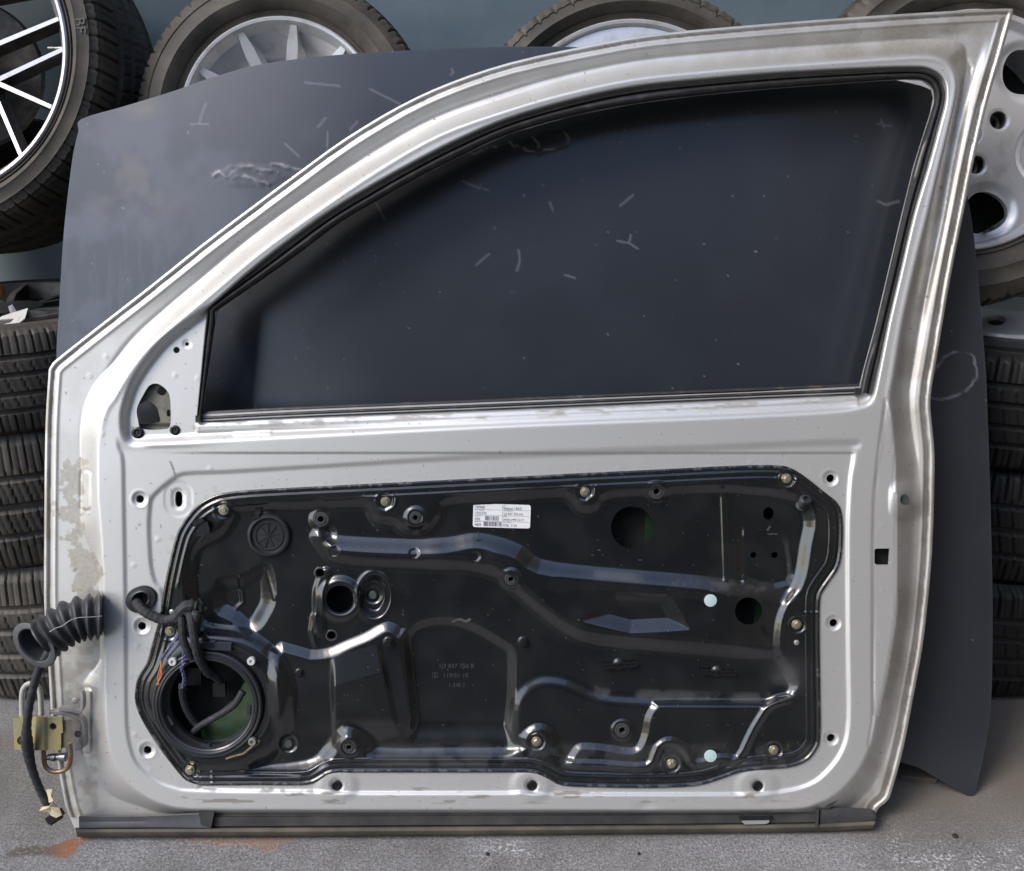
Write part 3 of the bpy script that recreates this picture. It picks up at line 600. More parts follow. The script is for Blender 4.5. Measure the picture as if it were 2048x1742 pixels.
# round ribbed cap
cap = MB(); P = D(538, 1071, HP(560, 1110) + .002)
cap.lathe([(47 * K, -.006), (47.5 * K, .003), (45 * K, .0055), (41 * K, .006), (38.5 * K, .003), (36 * K, .001), (34 * K, .001), (32.5 * K, .0025), (29 * K, .0025), (28 * K, .0005), (.0001, .0008)], 56, at(P))
capo = cap.build('blanking_cap', RUBGLOSS, plate)
sp_ = MB()
for i in range(9):
    a = math.radians(40 * i + 12); d = base * math.cos(a) + DV * math.sin(a); n = np.cross(DN, d)
    sp_.box(P + d * 15 * K + DN * .0014, d * 14 * K, n * .7 * K, DN * .0007)
sp_.build('cap_rib', RUBGLOSS, plate)
mb = MB(); q = D(513, 1034, HP(560, 1110) + .006); mb.box(q, base * .006 + DV * .003, DV * .002 - base * .001, DN * .004); mb.build('cap_tab', PLAST, plate)
# corrugated buffer
P = D(1604, 1012, HP(1606, 1015) - .001); ax = DN * .80 + DV * .60; ax /= np.linalg.norm(ax); Rb = Vector(ax).to_track_quat('Z', 'Y').to_matrix()
prof = [(16 * K, 0), (15 * K, .004)]
for i in range(4): z = .006 + i * .0052; prof += [(8.5 * K, z), (8.5 * K, z + .001), (13 * K, z + .0016), (13.5 * K, z + .003), (12.5 * K, z + .0042)]
prof += [(10 * K, .0275), (6 * K, .0275), (5 * K, .022), (.0001, .022)]
mb = MB(); mb.lathe(prof, 26, at(P, Rb)); mb.build('rubber_buffer', RUBGLOSS, plate)
# jagged foam clip near the upper left bolt
mb = MB(); hh = HP(400, 1055)
for x, y, a, b_, r_ in ((398, 1043, 12, 5, .5), (404, 1055, 8, 14, -.3), (409, 1064, 12, 7, .2), (404, 1076, 13, 3.5, .9), (392, 1049, 5, 4, 1), (415, 1052, 4, 10, .3)):
    u = base * math.cos(r_) + DV * math.sin(r_); v = np.cross(DN, u); mb.box(D(x, y, hh + .005 + random.random() * .004), u * a * K, v * b_ * K, DN * .003)
mb.build('foam_clip', PLAST, plate, False)
# embossed part numbers
emb = MB()
for txt, px, py, s in (('1J3 837 756 B', 877, 1336, 13), ('119/01 10', 886, 1355, 13), ('1.3/8 1', 896, 1374, 13)):
    V, F = text_mesh(txt, s * K * 1.05, .0003); o = D(px, py, HP(900, 1350) + .0002)
    emb.add(o + V[:, :1] * base * 1.05 + V[:, 1:2] * DV + V[:, 2:] * DN, F)
for a_ in (0, .9): 
    t = np.linspace(0, 2 * math.pi, 16, endpoint=False); c0 = D(868 + a_ * 5, 1350, HP(870, 1350) + .0003)
    emb.tube(c0 + (np.cos(t) * 4 * K)[:, None] * base + (np.sin(t) * 6 * K)[:, None] * DV, .0004, 5, closed=True)
emb.build('embossed_number', mat('black_emboss', (.06, .06, .065), .4), plate, False)
# sticker with print
SA = -math.radians(2.0); su = base * math.cos(SA) + DV * math.sin(SA); sv = np.cross(DN, su)
def rrect(c, w_, h_, r, n=5):
    o = []
    for cx, cy, a0 in ((w_ - r, h_ - r, 0), (-w_ + r, h_ - r, 90), (-w_ + r, -h_ + r, 180), (w_ - r, -h_ + r, 270)):
        for i in range(n): a = math.radians(a0 + 90 * i / (n - 1)); o.append(c + su * (cx + r * math.cos(a)) + sv * (cy + r * math.sin(a)))
    return np.array(o)
hs = max(HP(945, 1032), HP(1062, 1032), HP(1003, 1010)) + .0006
SC = D(1003.5, 1032, hs); sw, sh = 64 * K, 26.5 * K
mb = MB(); R_ = rrect(SC, sw, sh, .004); mb.prism(R_ - DN * .0008, R_); st = mb.build('paper_sticker', WHITEP, door, False)
pr = MB()
def print_(txt, u, v, s, sx=1.0):                         # u,v px from sticker's top-left corner
    V, F = text_mesh(txt, s * K); o = SC - su * sw + sv * sh + su * u * K - sv * v * K + DN * .0004
    pr.add(o + V[:, :1] * su * sx + V[:, 1:2] * sv, F)
def rule(u0, v0, u1, v1, t=.5):
    o = SC - su * sw + sv * sh + DN * .00035; a = o + su * u0 * K - sv * v0 * K; b = o + su * u1 * K - sv * v1 * K; d = (b - a); n = np.cross(DN, d); n = n / np.linalg.norm(n) * t * K * .5
    pr.add([a - n, b - n, b + n, a + n], [[0, 1, 2, 3]])
for t_, u, v, s in (('547060', 4, 11, 8.5), ('1925373', 4, 24, 8.5), ('650', 4, 37, 8.5), ('4009', 4, 50, 8.5), ('Belgium / BDD', 67, 11.5, 8), ('1J3 837 750 AA', 67, 24, 8), ('04/05/1999 23:17', 67, 37, 7.6), ('0706  V-34', 67, 50, 8)): print_(t_, u, v, s, .86)
for t_, u, v in (('Kunde', 4, 3.6), ('Lief.  Nummer', 4, 15.5), ('Farbe  Nr', 4, 28.5), ('Bauteil Nr', 4, 41.5), ('Ort', 67, 3.6), ('Teile  Nummer', 67, 15.5), ('Datum', 67, 28.5), ('Typ  Nummer', 67, 41.5)): print_(t_, u, v, 3.4)
for v in (13, 26, 39): rule(3, v, 63, v, .5); rule(66, v, 125, v, .5)
rule(65, 2, 65, 51, .5)
for u0, v0, u1, v1 in ((27, 27.5, 58, 37), (24, 40, 62, 50)):
    u = u0
    while u < u1:
        t = random.choice((.8, 1.3, 2.2)); rule(u + t / 2, v0, u + t / 2, v1, t); u += t + random.choice((.8, 1.2, 1.9))
pr.build('printed_text', INK, st, False)
mb = MB(); V = D(np.array([956, 958, 958, 956]), np.array([1062, 1062, 1082, 1082]), np.array([HP(957, 1064), HP(957, 1064), HP(957, 1084), HP(957, 1084)]) + .0008); mb.add(V, [[0, 3, 2, 1]]); mb.add(D(np.array([952, 962, 962, 952]), np.array([1079, 1079, 1083, 1083]), HP(957, 1080) + .001), [[0, 3, 2, 1]]); mb.build('marker_line', PLAST, plate, False)
# silver panel fittings
def pscrew(b): b.lathe([(12 * K, -.001), (12 * K, .0022), (10 * K, .0034), (7 * K, .0036), (6 * K, .0020), (3.5 * K, .0016), (3 * K, .0028), (.0001, .003)], 24)
for x, y in PLUGS: stamp('trim_plug', 'pscrew', pscrew, PLAST, D(x, y, HS(x, y + 3)), door)
for i, (x, y, r) in enumerate(SCREWS):
    o = stamp('mirror_screw', 'pscrew', pscrew, PLAST, D(x, y, HS(x + 10, y)), door, scale=r / 11)
def dome(b): b.lathe([(8.5 * K, -.003), (9 * K, .0005), (8 * K, .0012), (6 * K, .0008), (.0001, .0010)], 20)
stamp('rubber_plug', 'dome', dome, mat('dark_grey_rubber', (.05, .06, .055), .5), D(1809, 999, HS(1809, 999) - .0005), door, scale=1.15)
mb = MB(); mb.prism(*sheet([(1740, 1090), (1790, 1090), (1788, 1138), (1740, 1138)], -.020)); mb.build('lock_recess', SHADEBLK, door, False)
# speaker ring
ring = MB(); P = D(415, 1409, .004)
ring.lathe([(122 * K, -.004), (121 * K, .002), (118 * K, .004), (114 * K, .0035), (112 * K, .006), (109 * K, .0065), (106 * K, .004), (104 * K, .0045), (101 * K, .003), (99 * K, -.002), (98 * K, -.018), (95 * K, -.018), (94 * K, -.022)], 90, at(P))
ringo = ring.build('speaker_ring', mat('speaker_ring_plastic', (.03, .031, .035), .28, coat=.3), door)
ring = MB(); P2 = D(428, 1404, -.001); ring.lathe([(139 * K, -.008), (138 * K, .003), (133 * K, .005), (128 * K, .0045), (126 * K, .002), (118 * K, .001), (100 * K, -.004), (98 * K, -.012)], 80, at(P2)); ring.build('speaker_flange', PLAST, ringo)
def boss(b): b.lathe([(9 * K, -.004), (9 * K, .003), (8 * K, .004), (4 * K, .004), (3.5 * K, .001), (.0001, .001)], 20)
for x, y, mm in ((346, 1323, 'w'), (503, 1322, 'w'), (505, 1483, 'g')): stamp('speaker_boss', 'boss' + mm, boss, mat('white_nylon', (.6, .62, .6), .4) if mm == 'w' else mat('grey_nylon', (.22, .23, .2), .4), D(x, y, .008), ringo)
mb = MB()
for x, y, a, b_, r_ in ((410, 1494, 13, 6, .1), (405, 1500, 9, 8, -.2), (335, 1443, 12, 12, .5), (501, 1458, 7, 12, -.5), (498, 1420, 4, 10, -.1), (440, 1292, 26, 8, -.05), (415, 1290, 18, 7, .1)):
    u = base * math.cos(r_) + DV * math.sin(r_); v = np.cross(DN, u); mb = MB(); mb.box(D(x, y, .002 + (.004 if y < 1300 else -.006)), u * a * K, v * b_ * K, DN * .004); mb.build('ring_tab', mat('tab_plastic', (.035, .04, .05), .25, coat=.4), ringo, False)
mb = MB(); mb.tube(D(*spline([(452, 1518), (470, 1512), (488, 1507), (500, 1497), (515, 1488), (519, 1480)], 4).T, .006) , .0022, 6); mb.build('glue_bead', mat('old_glue', (.22, .16, .08), .6, noise=(300, (.04, .03, .02), .4, .6)), ringo)
GREENP = mat('dark_green_glass', (.012, .03, .014), .3)
# green glass and dark parts inside
gp = MB(); gp.prism(*sheet(spline([(492, 1360), (470, 1395), (420, 1440), (402, 1470), (430, 1495), (480, 1490), (508, 1440), (506, 1370)], 3, True), -.045, .004)); gp.build('window_glass', GLASS, door); gp = MB(); gp.prism(*sheet([(1290, 1000), (1312, 1000), (1314, 1110), (1290, 1110)], -.045, .004)); gp.build('window_glass', GREENP, door); gp = MB(); gp.prism(*sheet([(1511, 1190), (1530, 1190), (1530, 1255), (1506, 1255), (1512, 1222)], -.045, .004)); gp.build('window_glass', GREENP, door)
for x, y, a_, b_, z in ((440, 1378, 14, 16, -.035), (385, 1352, 22, 20, -.04), (372, 1377, 4, 2.5, -.031)):
    mb = MB(); mb.box(D(x, y, z), base * a_ * K, DV * b_ * K, DN * .005); mb.build('inner_connector', PLAST, door, False)
# grommet and wiring
mb = MB(); P = D(283, 1198, -.002); Rg = DROT @ Matrix.Rotation(.5, 3, 'Z')
M4 = at(P, Rg) @ Matrix.Diagonal((1.12, .92, 1, 1))
mb.lathe([(31 * K, -.003), (32 * K, .002), (30 * K, .0045), (22 * K, .0045), (18.5 * K, .006), (16.5 * K, .0055), (14.5 * K, .001), (13.5 * K, -.008), (6 * K, -.012), (.0001, -.012)], 40, M4)
gro = mb.build('wire_grommet', RUBGLOSS, door)
def cable(name, pts, r, m=TAPE, parent=None, n=10, wob=.0, taper=None):
    P = np.array(pts, float); Q = spline(P, 7); V = D(Q[:, 0], Q[:, 1], Q[:, 2])
    rr = r * K * (1 + wob * np.sin(np.arange(len(Q)) * 1.9)); 
    if taper is not None: rr = rr * np.interp(np.linspace(0, 1, len(Q)), np.linspace(0, 1, len(taper)), taper)
    b = MB(); b.tube(V, rr, n); return b.build(name, m, parent or door)
def spline3(P, n=5): return spline(P, n)
har = cable('wiring_harness', [(272, 1202, -.008), (276, 1210, .004), (288, 1222, .012), (305, 1232, .013), (330, 1240, .012), (350, 1236, .014), (362, 1226, .018), (376, 1222, .02)], 11, wob=.05)
for pts, r in (([(362, 1222, .018), (364, 1245, .022), (366, 1275, .022), (374, 1300, .018), (382, 1316, .012)], 8.5), ([(378, 1222, .02), (384, 1245, .026), (388, 1275, .026), (394, 1305, .02), (402, 1325, .01), (416, 1345, -.005), (430, 1352, -.018), (440, 1362, -.03)], 9.5),
               ([(364, 1370, .004), (366, 1395, -.01), (374, 1420, -.02), (386, 1440, -.026), (396, 1452, -.03)], 8), ([(382, 1472, -.03), (396, 1455, -.022), (420, 1440, -.014), (448, 1424, -.010), (470, 1408, -.012), (486, 1382, -.016)], 8),
               ([(395, 1220, .02), (392, 1235, .02), (390, 1260, .01), (380, 1270, .008)], 12), ([(352, 1238, .014), (372, 1214, .02), (392, 1214, .016)], 14)):
    cable('wire_strand', pts, r, parent=har, wob=.06)
BLUEW = mat('bluish_wire', (.10, .11, .22), .3, noise=(250, (.5, .5, .62), .55, .62)); ORW = mat('orange_wire', (.75, .22, .06), .4)
for k in range(3):
    ph = k * 2.1
    cable('twisted_wire', [(358 - t * 36 + 2.5 * math.sin(ph + t * 26), 1268 + t * 52 + 2 * math.cos(ph + t * 26), .012 + .001 * math.cos(ph + t * 20)) for t in np.linspace(0, 1, 14)], 1.7, BLUEW, har, 6)
    cable('twisted_wire', [(372 - t * 10 + 2.6 * math.sin(ph + t * 30) + (5 * math.sin(t * 9) if t > .6 else 0), 1262 + t * 115, .016 + .002 * math.cos(ph + t * 24)) for t in np.linspace(0, 1, 18)], 1.7, BLUEW, har, 6)
for dx in (0, 4, -3):
    cable('orange_wire', [(322, 1320, .012), (322 - dx * .3, 1334, .012), (320 - dx, 1352, .010), (315 + dx * .8, 1370, .009)], 1.1, ORW, har, 5)
mb = MB()
for i in range(9):
    x = 384 + random.random() * 26; y = 1200 + random.random() * 22; a = random.random() * 3; u = base * math.cos(a) + DV * math.sin(a); v = np.cross(DN, u); mb.box(D(x, y, .016 + random.random() * .008), u * 7 * K, v * 3 * K, DN * .002)
mb.build('harness_clip', PLAST, har, False)
# rubber bellows on the hinge side
Pc = spline([(205, 1232, .002), (188, 1233, .008), (166, 1236, .014), (143, 1243, .020), (121, 1255, .026), (102, 1268, .031), (86, 1279, .035)], 12)
V = D(Pc[:, 0], Pc[:, 1], Pc[:, 2]); n = len(Pc); s = np.linspace(0, 1, n)
rr = (46.5 - 3 * s) * K; nr = 7.0; rad = rr + 6.0 * K * np.cos(s * nr * 2 * math.pi + 2.4) * np.where(s > .95, .4, 1)
rad[-4:] = 41 * K
bm_ = MB(); bm_.tube(V, rad, 40, caps=False, flat=1.0)
T_ = V[-1] - V[-3]; T_ /= np.linalg.norm(T_); T_ = T_ * .45 + DN * .62 - DV * .45; T_ /= np.linalg.norm(T_)
Rm = Vector(T_).to_track_quat('Z', 'Y').to_matrix(); 
Mo = at(D(70, 1290, .052), DROT @ Matrix.Rotation(-.66, 3, 'Z') @ Matrix.Rotation(math.radians(-14), 3, 'Y'))
Mo = Mo @ Matrix.Diagonal((1.42, .86, 1, 1))
bm_.lathe([(34 * K, -.012), (38 * K, -.008), (41.5 * K, .000), (42 * K, .003), (40 * K, .004), (33 * K, .0035), (31.5 * K, .004), (30 * K, .003), (29 * K, -.004), (30 * K, -.014), (26 * K, -.02), (20 * K, -.034), (.0001, -.036)], 48, Mo)
bellows = bm_.build('rubber_bellows', mat('grey_bellows_rubber', (.045, .047, .052), .5, noise=(60, (.08, .078, .07), .5, .8), bump=.1), door, sharp=60)
mb = MB(); Q = spline([(99, 1264, .082), (112, 1256, .080), (124, 1252, .078), (142, 1240, .072), (160, 1235, .066), (185, 1234, .058), (204, 1232, .05)], 5); mb.tube(D(Q[:, 0], Q[:, 1], Q[:, 2] - .004), .0007, 5); mb.build('thread', mat('pale_thread', (.45, .45, .45), .6), bellows)
lead = cable('hanging_lead', [(108, 1292, .030), (96, 1308, .05), (80, 1335, .046), (68, 1370, .045), (60, 1405, .045), (55, 1440, .045), (53, 1470, .042), (56, 1500, .036), (62, 1530, .030), (72, 1560, .024), (84, 1588, .020), (96, 1612, .018)], 10, TAPE, n=12, wob=.06, taper=[1.1, 1, .9, .9, .85, .85, .9, 1.2, 1.1, .9, .85, .85, .8])
mb = MB(); P = D(110, 1632, .016); u = base * math.cos(.55) + DV * math.sin(.55); v = np.cross(DN, u); mb.box(P, u * 17 * K, v * 8 * K, DN * .007)
for q in (-1.1, -.5, .1, .7): mb.box(P + u * q * 13 * K - v * 10 * K, u * 2.5 * K, v * 3 * K, DN * .004)
mb.build('plug_connector', PLAST, lead, False)
FOAM = mat('cream_tape', (.62, .54, .36), .7, noise=(60, (.45, .36, .2), .5, .7))
for pts in ([(92, 1580), (104, 1578), (110, 1584), (104, 1592), (107, 1602), (98, 1606), (96, 1594)], [(78, 1622), (84, 1614), (98, 1612), (106, 1602), (114, 1612), (106, 1628), (92, 1624)], [(98, 1612), (118, 1616), (124, 1630), (112, 1636), (100, 1630)]):
    P = np.array(pts, float); mb = MB(); hh = .024 + RNG.random(len(P)) * .012; c = D(P[:, 0].mean(), P[:, 1].mean(), .036); a = D(P[:, 0], P[:, 1], hh)
    mb.add(np.vstack([a, a - DN * .0008, [c], [c - DN * .0008]]), [[i, (i + 1) % len(P), 2 * len(P)] for i in range(len(P))] + [[len(P) + (i + 1) % len(P), len(P) + i, 2 * len(P) + 1] for i in range(len(P))] + [[i, len(P) + i, len(P) + (i + 1) % len(P), (i + 1) % len(P)] for i in range(len(P))]); mb.build('torn_tape', FOAM, lead, False)
# hinge
HG = mat('yellow_hinge_steel', (.50, .40, .20), .42, .55, noise=(35, (.34, .36, .22), .45, .6), bump=.2, bscale=200)
def prism_px(P, h0, h1, b):
    P = np.array(P, float); b.prism(D(P[:, 0], P[:, 1], h0), D(P[:, 0], P[:, 1], h1))
def keep_h(X, Y):
    k = sdf(X, Y, np.array([(25, 1436), (60, 1433), (124, 1436), (126, 1466), (122, 1466), (122, 1500), (58, 1501), (29, 1500)], float), 20)
    k = np.minimum(k, -circ(X, Y, 106, 1453, 7)); return np.minimum(k, -circ(X, Y, 43, 1481, 9))
grid_mesh('hinge_plate', 20, 1428, 130, 1506, 1.6, keep_h, lambda x, y: .022 + .004 * ss(64, 72, x) * ss(96, 88, x) + .0 * y, D, HG, door, .006)
hb = MB(); prism_px([(27, 1438), (122, 1438), (122, 1498), (29, 1498)], .006, .012, hb); prism_px([(120, 1440), (145, 1440), (145, 1478), (140, 1496), (120, 1496)], .004, .018, hb); hb.build('hinge_block', mat('grey_hinge_steel', (.17, .16, .14), .45, .6, noise=(40, (.28, .25, .18), .4, .7)), door, False)
ROD = mat('cream_coated_rod', (.42, .42, .38), .35)
mb = MB(); Q = spline([(45, 1436, .012), (44, 1400, .012), (46, 1380, .012), (54, 1369, .012), (64, 1367, .012), (74, 1371, .012), (80, 1384, .012), (82, 1410, .012), (83, 1436, .012)], 5); mb.tube(D(Q[:, 0], Q[:, 1], Q[:, 2]), 5.8 * K, 14); mb.build('hinge_loop', ROD, door)
RUSTR = mat('rusty_rod', (.30, .22, .16), .4, .6, noise=(60, (.32, .14, .06), .45, .65))
mb = MB(); Q = spline([(87, 1500, .012), (88, 1520, .012), (93, 1535, .012), (106, 1543, .012), (124, 1542, .012), (136, 1534, .014), (141, 1518, .018), (141, 1500, .022), (139, 1486, .024)], 5); mb.tube(D(Q[:, 0], Q[:, 1], Q[:, 2]), 5.2 * K, 14); mb.build('hinge_stay', RUSTR, door)
mb = MB()
for x0, x1, r in ((96, 102, 7), (104, 112, 9), (114, 120, 7), (121, 132, 10), (94, 133, 4)):
    mb.tube(np.array([D(x0, 1514, .008), D(x1, 1514, .008)]), r * K, 14)
mb.build('hinge_roller', STEEL, door)
BRK = mat('pale_bracket_steel', (.36, .34, .33), .45, .4)
def band(name, pts, wd, m): 
    b = MB(); Q = spline(pts, 6); V = D(Q[:, 0], Q[:, 1], Q[:, 2]); k = len(V); tt = np.gradient(Q[:, :2], axis=0); tt /= np.linalg.norm(tt, axis=1)[:, None]; nn = (-tt[:, 1])[:, None] * base - (tt[:, 0])[:, None] * DV
    lo = V - nn * 3.2 * K; hi = V + nn * 3.2 * K; L = []
    for i in range(k): L += [lo[i], hi[i], hi[i] - DN * wd, lo[i] - DN * wd]
    F = [[i * 4 + a, i * 4 + (a + 1) % 4, i * 4 + 4 + (a + 1) % 4, i * 4 + 4 + a] for i in range(k - 1) for a in range(4)] + [[3, 2, 1, 0], [4 * k - 4 + a for a in range(4)]]
    b.add(L, F); return b.build(name, m, door)
band('hinge_bracket', [(99, 1425, .006), (115, 1427, .008), (138, 1431, .008), (155, 1437, .006), (164, 1446, .004), (166, 1470, .004), (166, 1490, .002), (160, 1497, .002), (150, 1499, .002)], .014, BRK)
band('hinge_bracket', [(118, 1418, .004), (140, 1421, .004), (156, 1424, .002), (162, 1416, .0), (163, 1395, -.002), (160, 1384, -.004)], .012, BRK)
mb = MB(); mb.lathe([(7 * K, -.006), (7 * K, .001), (5 * K, .002), (.0001, .002)], 16, at(D(150, 1402, -.016))); mb.build('hinge_bolt', BRK, door); mb = MB(); mb.lathe([(8 * K, -.004), (8 * K, .002), (.0001, .003)], 16, at(D(157, 1467, -.002))); mb.build('hinge_bolt', BRK, door)
# sill trim along the bottom
def strip(name, top, bot, hs, m, n=60):
    a = spline(top, 8); b = spline(bot, 8); k = len(hs); m_ = len(a)
    V = np.stack([D(*(a * (1 - t) + b * t).T, h) for t, h in hs], 1).reshape(-1, 3)
    F = [[i * k + c, i * k + c + 1, (i + 1) * k + c + 1, (i + 1) * k + c] for i in range(m_ - 1) for c in range(k - 1)] + [list(range(k))[::-1], [(m_ - 1) * k + c for c in range(k)]]
    return mesh(name, V, F, m, door, sharp=40)
TRIMD = mat('dark_trim_rubber', (.035, .036, .038), .65, noise=(18, (.07, .066, .06), .4, .7), bump=.1)
TRIMB = mat('dusty_trim_edge', (.06, .056, .045), .7, noise=(14, (.12, .10, .072), .4, .65), bump=.15)
strip('sill_trim', [(158, 1632), (300, 1630), (422, 1624)], [(158, 1656), (300, 1655), (420, 1656)], [(0, -.03), (0, -.012), (.1, -.010), (.5, -.013), (.85, -.010), (1, -.011), (1, -.03)], mat('light_grey_trim', (.10, .105, .115), .42, noise=(18, (.07, .07, .075), .4, .7)))
strip('sill_trim', [(428, 1622), (900, 1621), (1400, 1620), (1680, 1617)], [(428, 1655), (900, 1652), (1400, 1649), (1740, 1645)], [(0, -.034), (.05, -.024), (.3, -.020), (.36, -.0165), (.5, -.016), (.8, -.017), (.92, -.0165), (1, -.022), (1, -.03)], TRIMD)
strip('sill_edge', [(150, 1655), (300, 1655), (700, 1653), (1200, 1650), (1600, 1646), (1752, 1640)], [(155, 1674), (300, 1673), (700, 1672), (1200, 1668), (1600, 1664), (1745, 1658)], [(0, -.03), (0, -.020), (.15, -.013), (.5, -.010), (.8, -.012), (1, -.02), (1, -.03)], TRIMB)
strip('sill_end_cap', [(1640, 1618), (1690, 1615), (1740, 1618), (1752, 1626)], [(1640, 1652), (1690, 1652), (1735, 1650), (1752, 1640)], [(0, -.03), (0, -.018), (.2, -.014), (.6, -.012), (1, -.014), (1, -.03)], TRIMD)
mb = MB(); prism_px([(396, 1619), (430, 1618), (422, 1655), (402, 1650)], -.026, -.008, mb); mb.build('trim_joint', TRIMD, door, False); mb = MB(); prism_px([(1633, 1618), (1638, 1618), (1636, 1660), (1630, 1650)], -.022, -.008, mb); prism_px([(1652, 1614), (1686, 1580), (1690, 1586), (1658, 1618)], -.02, -.012, mb); mb.build('trim_joint', TRIMD, door, False)
mb = MB(); prism_px([(1481, 1635), (1540, 1634), (1538, 1645), (1532, 1648), (1490, 1649), (1483, 1643)], -.02, -.010, mb); mb.build('drain_clip', mat('bright_clip', (.5, .52, .5), .3, .5), door, False)
mb = MB(); prism_px([(1478, 1632), (1543, 1631), (1541, 1640), (1480, 1641)], -.018, -.0085, mb); mb.build('drain_slot', PLAST, door, False)

# =================================================================== bonnet behind the door
BL = math.radians(15.2); tip = floor_pt(1944, 1599, .002)
BPT = tip.copy(); BN = np.array([0, -math.cos(BL), math.sin(BL)])
def Bm(px, py, h=0.0):
    px = np.asarray(px, float); py = np.asarray(py, float); r = ray(px, py); t = ((BPT - CAMP) @ BN + h) / (r @ BN); return CAMP + r * t[..., None]
BON = spline([(163, 238), (250, 212), (350, 181), (420, 156), (520, 129), (640, 113), (760, 104), (900, 97), (1000, 94), (1150, 94), (1350, 105), (1600, 130), (1790, 160), (1867, 183), (1898, 230), (1918, 320), (1941, 425), (1953, 521), (1964, 647), (1972, 748), (1976, 850), (1980, 972), (1985, 1183), (1985, 1300), (1983, 1390), (1978, 1450), (1963, 1531), (1952, 1579), (1944, 1599), (1935, 1592), (1875, 1557), (1805, 1525), (1600, 1490), (1000, 1470), (400, 1480), (200, 1440), (150, 1200), (125, 1000), (113, 740), (118, 620), (125, 500), (131, 430), (143, 330), (150, 290), (157, 262)], 4, True)
CRACKS = [[(426, 352), (440, 345), (452, 354), (470, 341), (500, 336), (530, 342), (556, 345)], [(466, 356), (490, 352), (512, 361), (537, 371)], [(545, 330), (575, 334), (604, 341)], [(925, 303), (960, 308), (975, 298), (996, 296)], [(1018, 281), (1026, 290), (1040, 292), (1062, 304), (1079, 303), (1110, 298), (1132, 290), (1138, 277), (1125, 262), (1119, 238)], [(1066, 275), (1076, 288), (1079, 303)],
  spline([(1868, 742), (1890, 716), (1915, 703), (1938, 706), (1951, 725), (1954, 750), (1940, 775), (1915, 791), (1895, 798), (1862, 797)], 3)]
def h_bon(x, y):
    d = dist_line(x, y, BON, True)
    h = -.040 * ss(760, 40, x) - .012 * ss(1500, 2000, x)
    h = h + .002 * (fbm(x, y, 420, 2) - .5)
    xw = x + 9 * (fbm(x, y, 14, 3) - .5); yw = y + 9 * (fbm(x + 70, y, 14, 3) - .5)
    for c in CRACKS:
        q = lined(xw, yw, c, 14); h = h + .0011 * np.exp(-(q / 2.6) ** 2) * ss(.3, .55, fbm(x, y, 22, 2))
    for cx, cy, rx, ry in ((500, 352, 72, 24), (1065, 268, 78, 30), (1908, 750, 46, 44)):
        q = np.sqrt(((xw - cx) / rx) ** 2 + ((yw - cy) / ry) ** 2); h = h + .0004 * ss(1.1, .8, q) * (1 + 1.2 * (fbm(x, y, 12, 3) - .5) * (cx < 1500))
    return h
def scr(x, y):
    s = np.zeros_like(x)
    L = [[(402, 234), (398, 247), (382, 249)], [(398, 247), (417, 249)], [(402, 232), (412, 206)], [(925, 362), (940, 368), (978, 381)], [(930, 366), (960, 378)], [(1235, 482), (1258, 486), (1275, 497)], [(1258, 486), (1262, 470)], [(1768, 255), (1762, 240)], [(1755, 248), (1782, 252)],
         [(952, 530), (978, 508)], [(1240, 412), (1266, 390)], [(1085, 370), (1088, 372)], [(1034, 541), (1040, 520), (1037, 500)], [(1755, 402), (1772, 410), (1798, 402)], [(655, 267), (654, 295)], [(570, 287), (598, 313)], [(740, 178), (800, 208)], [(635, 255), (651, 236)], [(700, 260), (715, 243)], [(1130, 550), (1150, 556)],
         [(1100, 405), (1105, 420)], [(748, 398), (770, 440)], [(1440, 880), (1450, 886)], [(903, 137), (907, 145), (901, 150)], [(930, 302), (950, 308), (965, 300)], [(610, 165), (680, 172)]]
    rs = random.Random(5)
    for i in range(10):
        a = rs.uniform(130, 1850); b = rs.uniform(110, 780); t = rs.uniform(-1.5, 1.5) if i % 2 else 1.5; l = rs.uniform(4, 26); L.append([(a, b), (a + l * math.cos(t), b + l * math.sin(t))])
    for i, l in enumerate(L): s = np.maximum(s, ss(3.0, .6, lined(x, y, l, 8)) * (.24 if i < 26 else .0))
    xw = x + 9 * (fbm(x, y, 14, 3) - .5); yw = y + 9 * (fbm(x + 70, y, 14, 3) - .5)
    for c in CRACKS: s = np.maximum(s, ss(3, 1, lined(xw, yw, c, 8)) * .35 * ss(.35, .6, fbm(x, y, 18, 2)))
    s = np.maximum(s, ss(.91, .94, fbm(x, y, 8, 2)) * .35)
    n = fbm(x, y, 90, 5); m_ = ss(.42, .68, n) * ss(760, 120, x) * ss(120, 300, y) * .62 + .03 * ss(.4, .7, n)  # cloudy smudges plus a painted bluish sky sheen on the bonnet's left
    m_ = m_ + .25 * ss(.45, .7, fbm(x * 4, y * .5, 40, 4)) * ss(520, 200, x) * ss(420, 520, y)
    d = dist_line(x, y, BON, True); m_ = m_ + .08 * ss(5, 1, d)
    rn = ss(.5, .75, fbm(x + 500, y, 70, 4)) * (ss(420, 250, x) * ss(260, 300, y) * ss(520, 400, y) * .6 + ss(1, .2, np.hypot((x - 270) / 90, (y - 210) / 40)) * .8)
    return {'scratch': np.clip(s, 0, 1), 'sheen_haze': np.clip(m_, 0, 1), 'tan': np.clip(rn * .5, 0, 1)}
BONM = mat('dark_blue_black_bonnet_paint', (.021, .025, .034), .32, 0, .6, .8, attr=[('sheen_haze', (.12, .14, .19), .5), ('tan', (.22, .18, .14), None), ('scratch', (.42, .44, .48), None)], bump=.06, bscale=260, coatr=.28)
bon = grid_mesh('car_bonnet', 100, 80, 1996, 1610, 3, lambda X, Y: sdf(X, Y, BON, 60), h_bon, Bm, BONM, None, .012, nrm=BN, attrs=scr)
tag(bon, 'scratched blue-black car bonnet standing on edge between the silver door and the wheels', 'car bonnet')

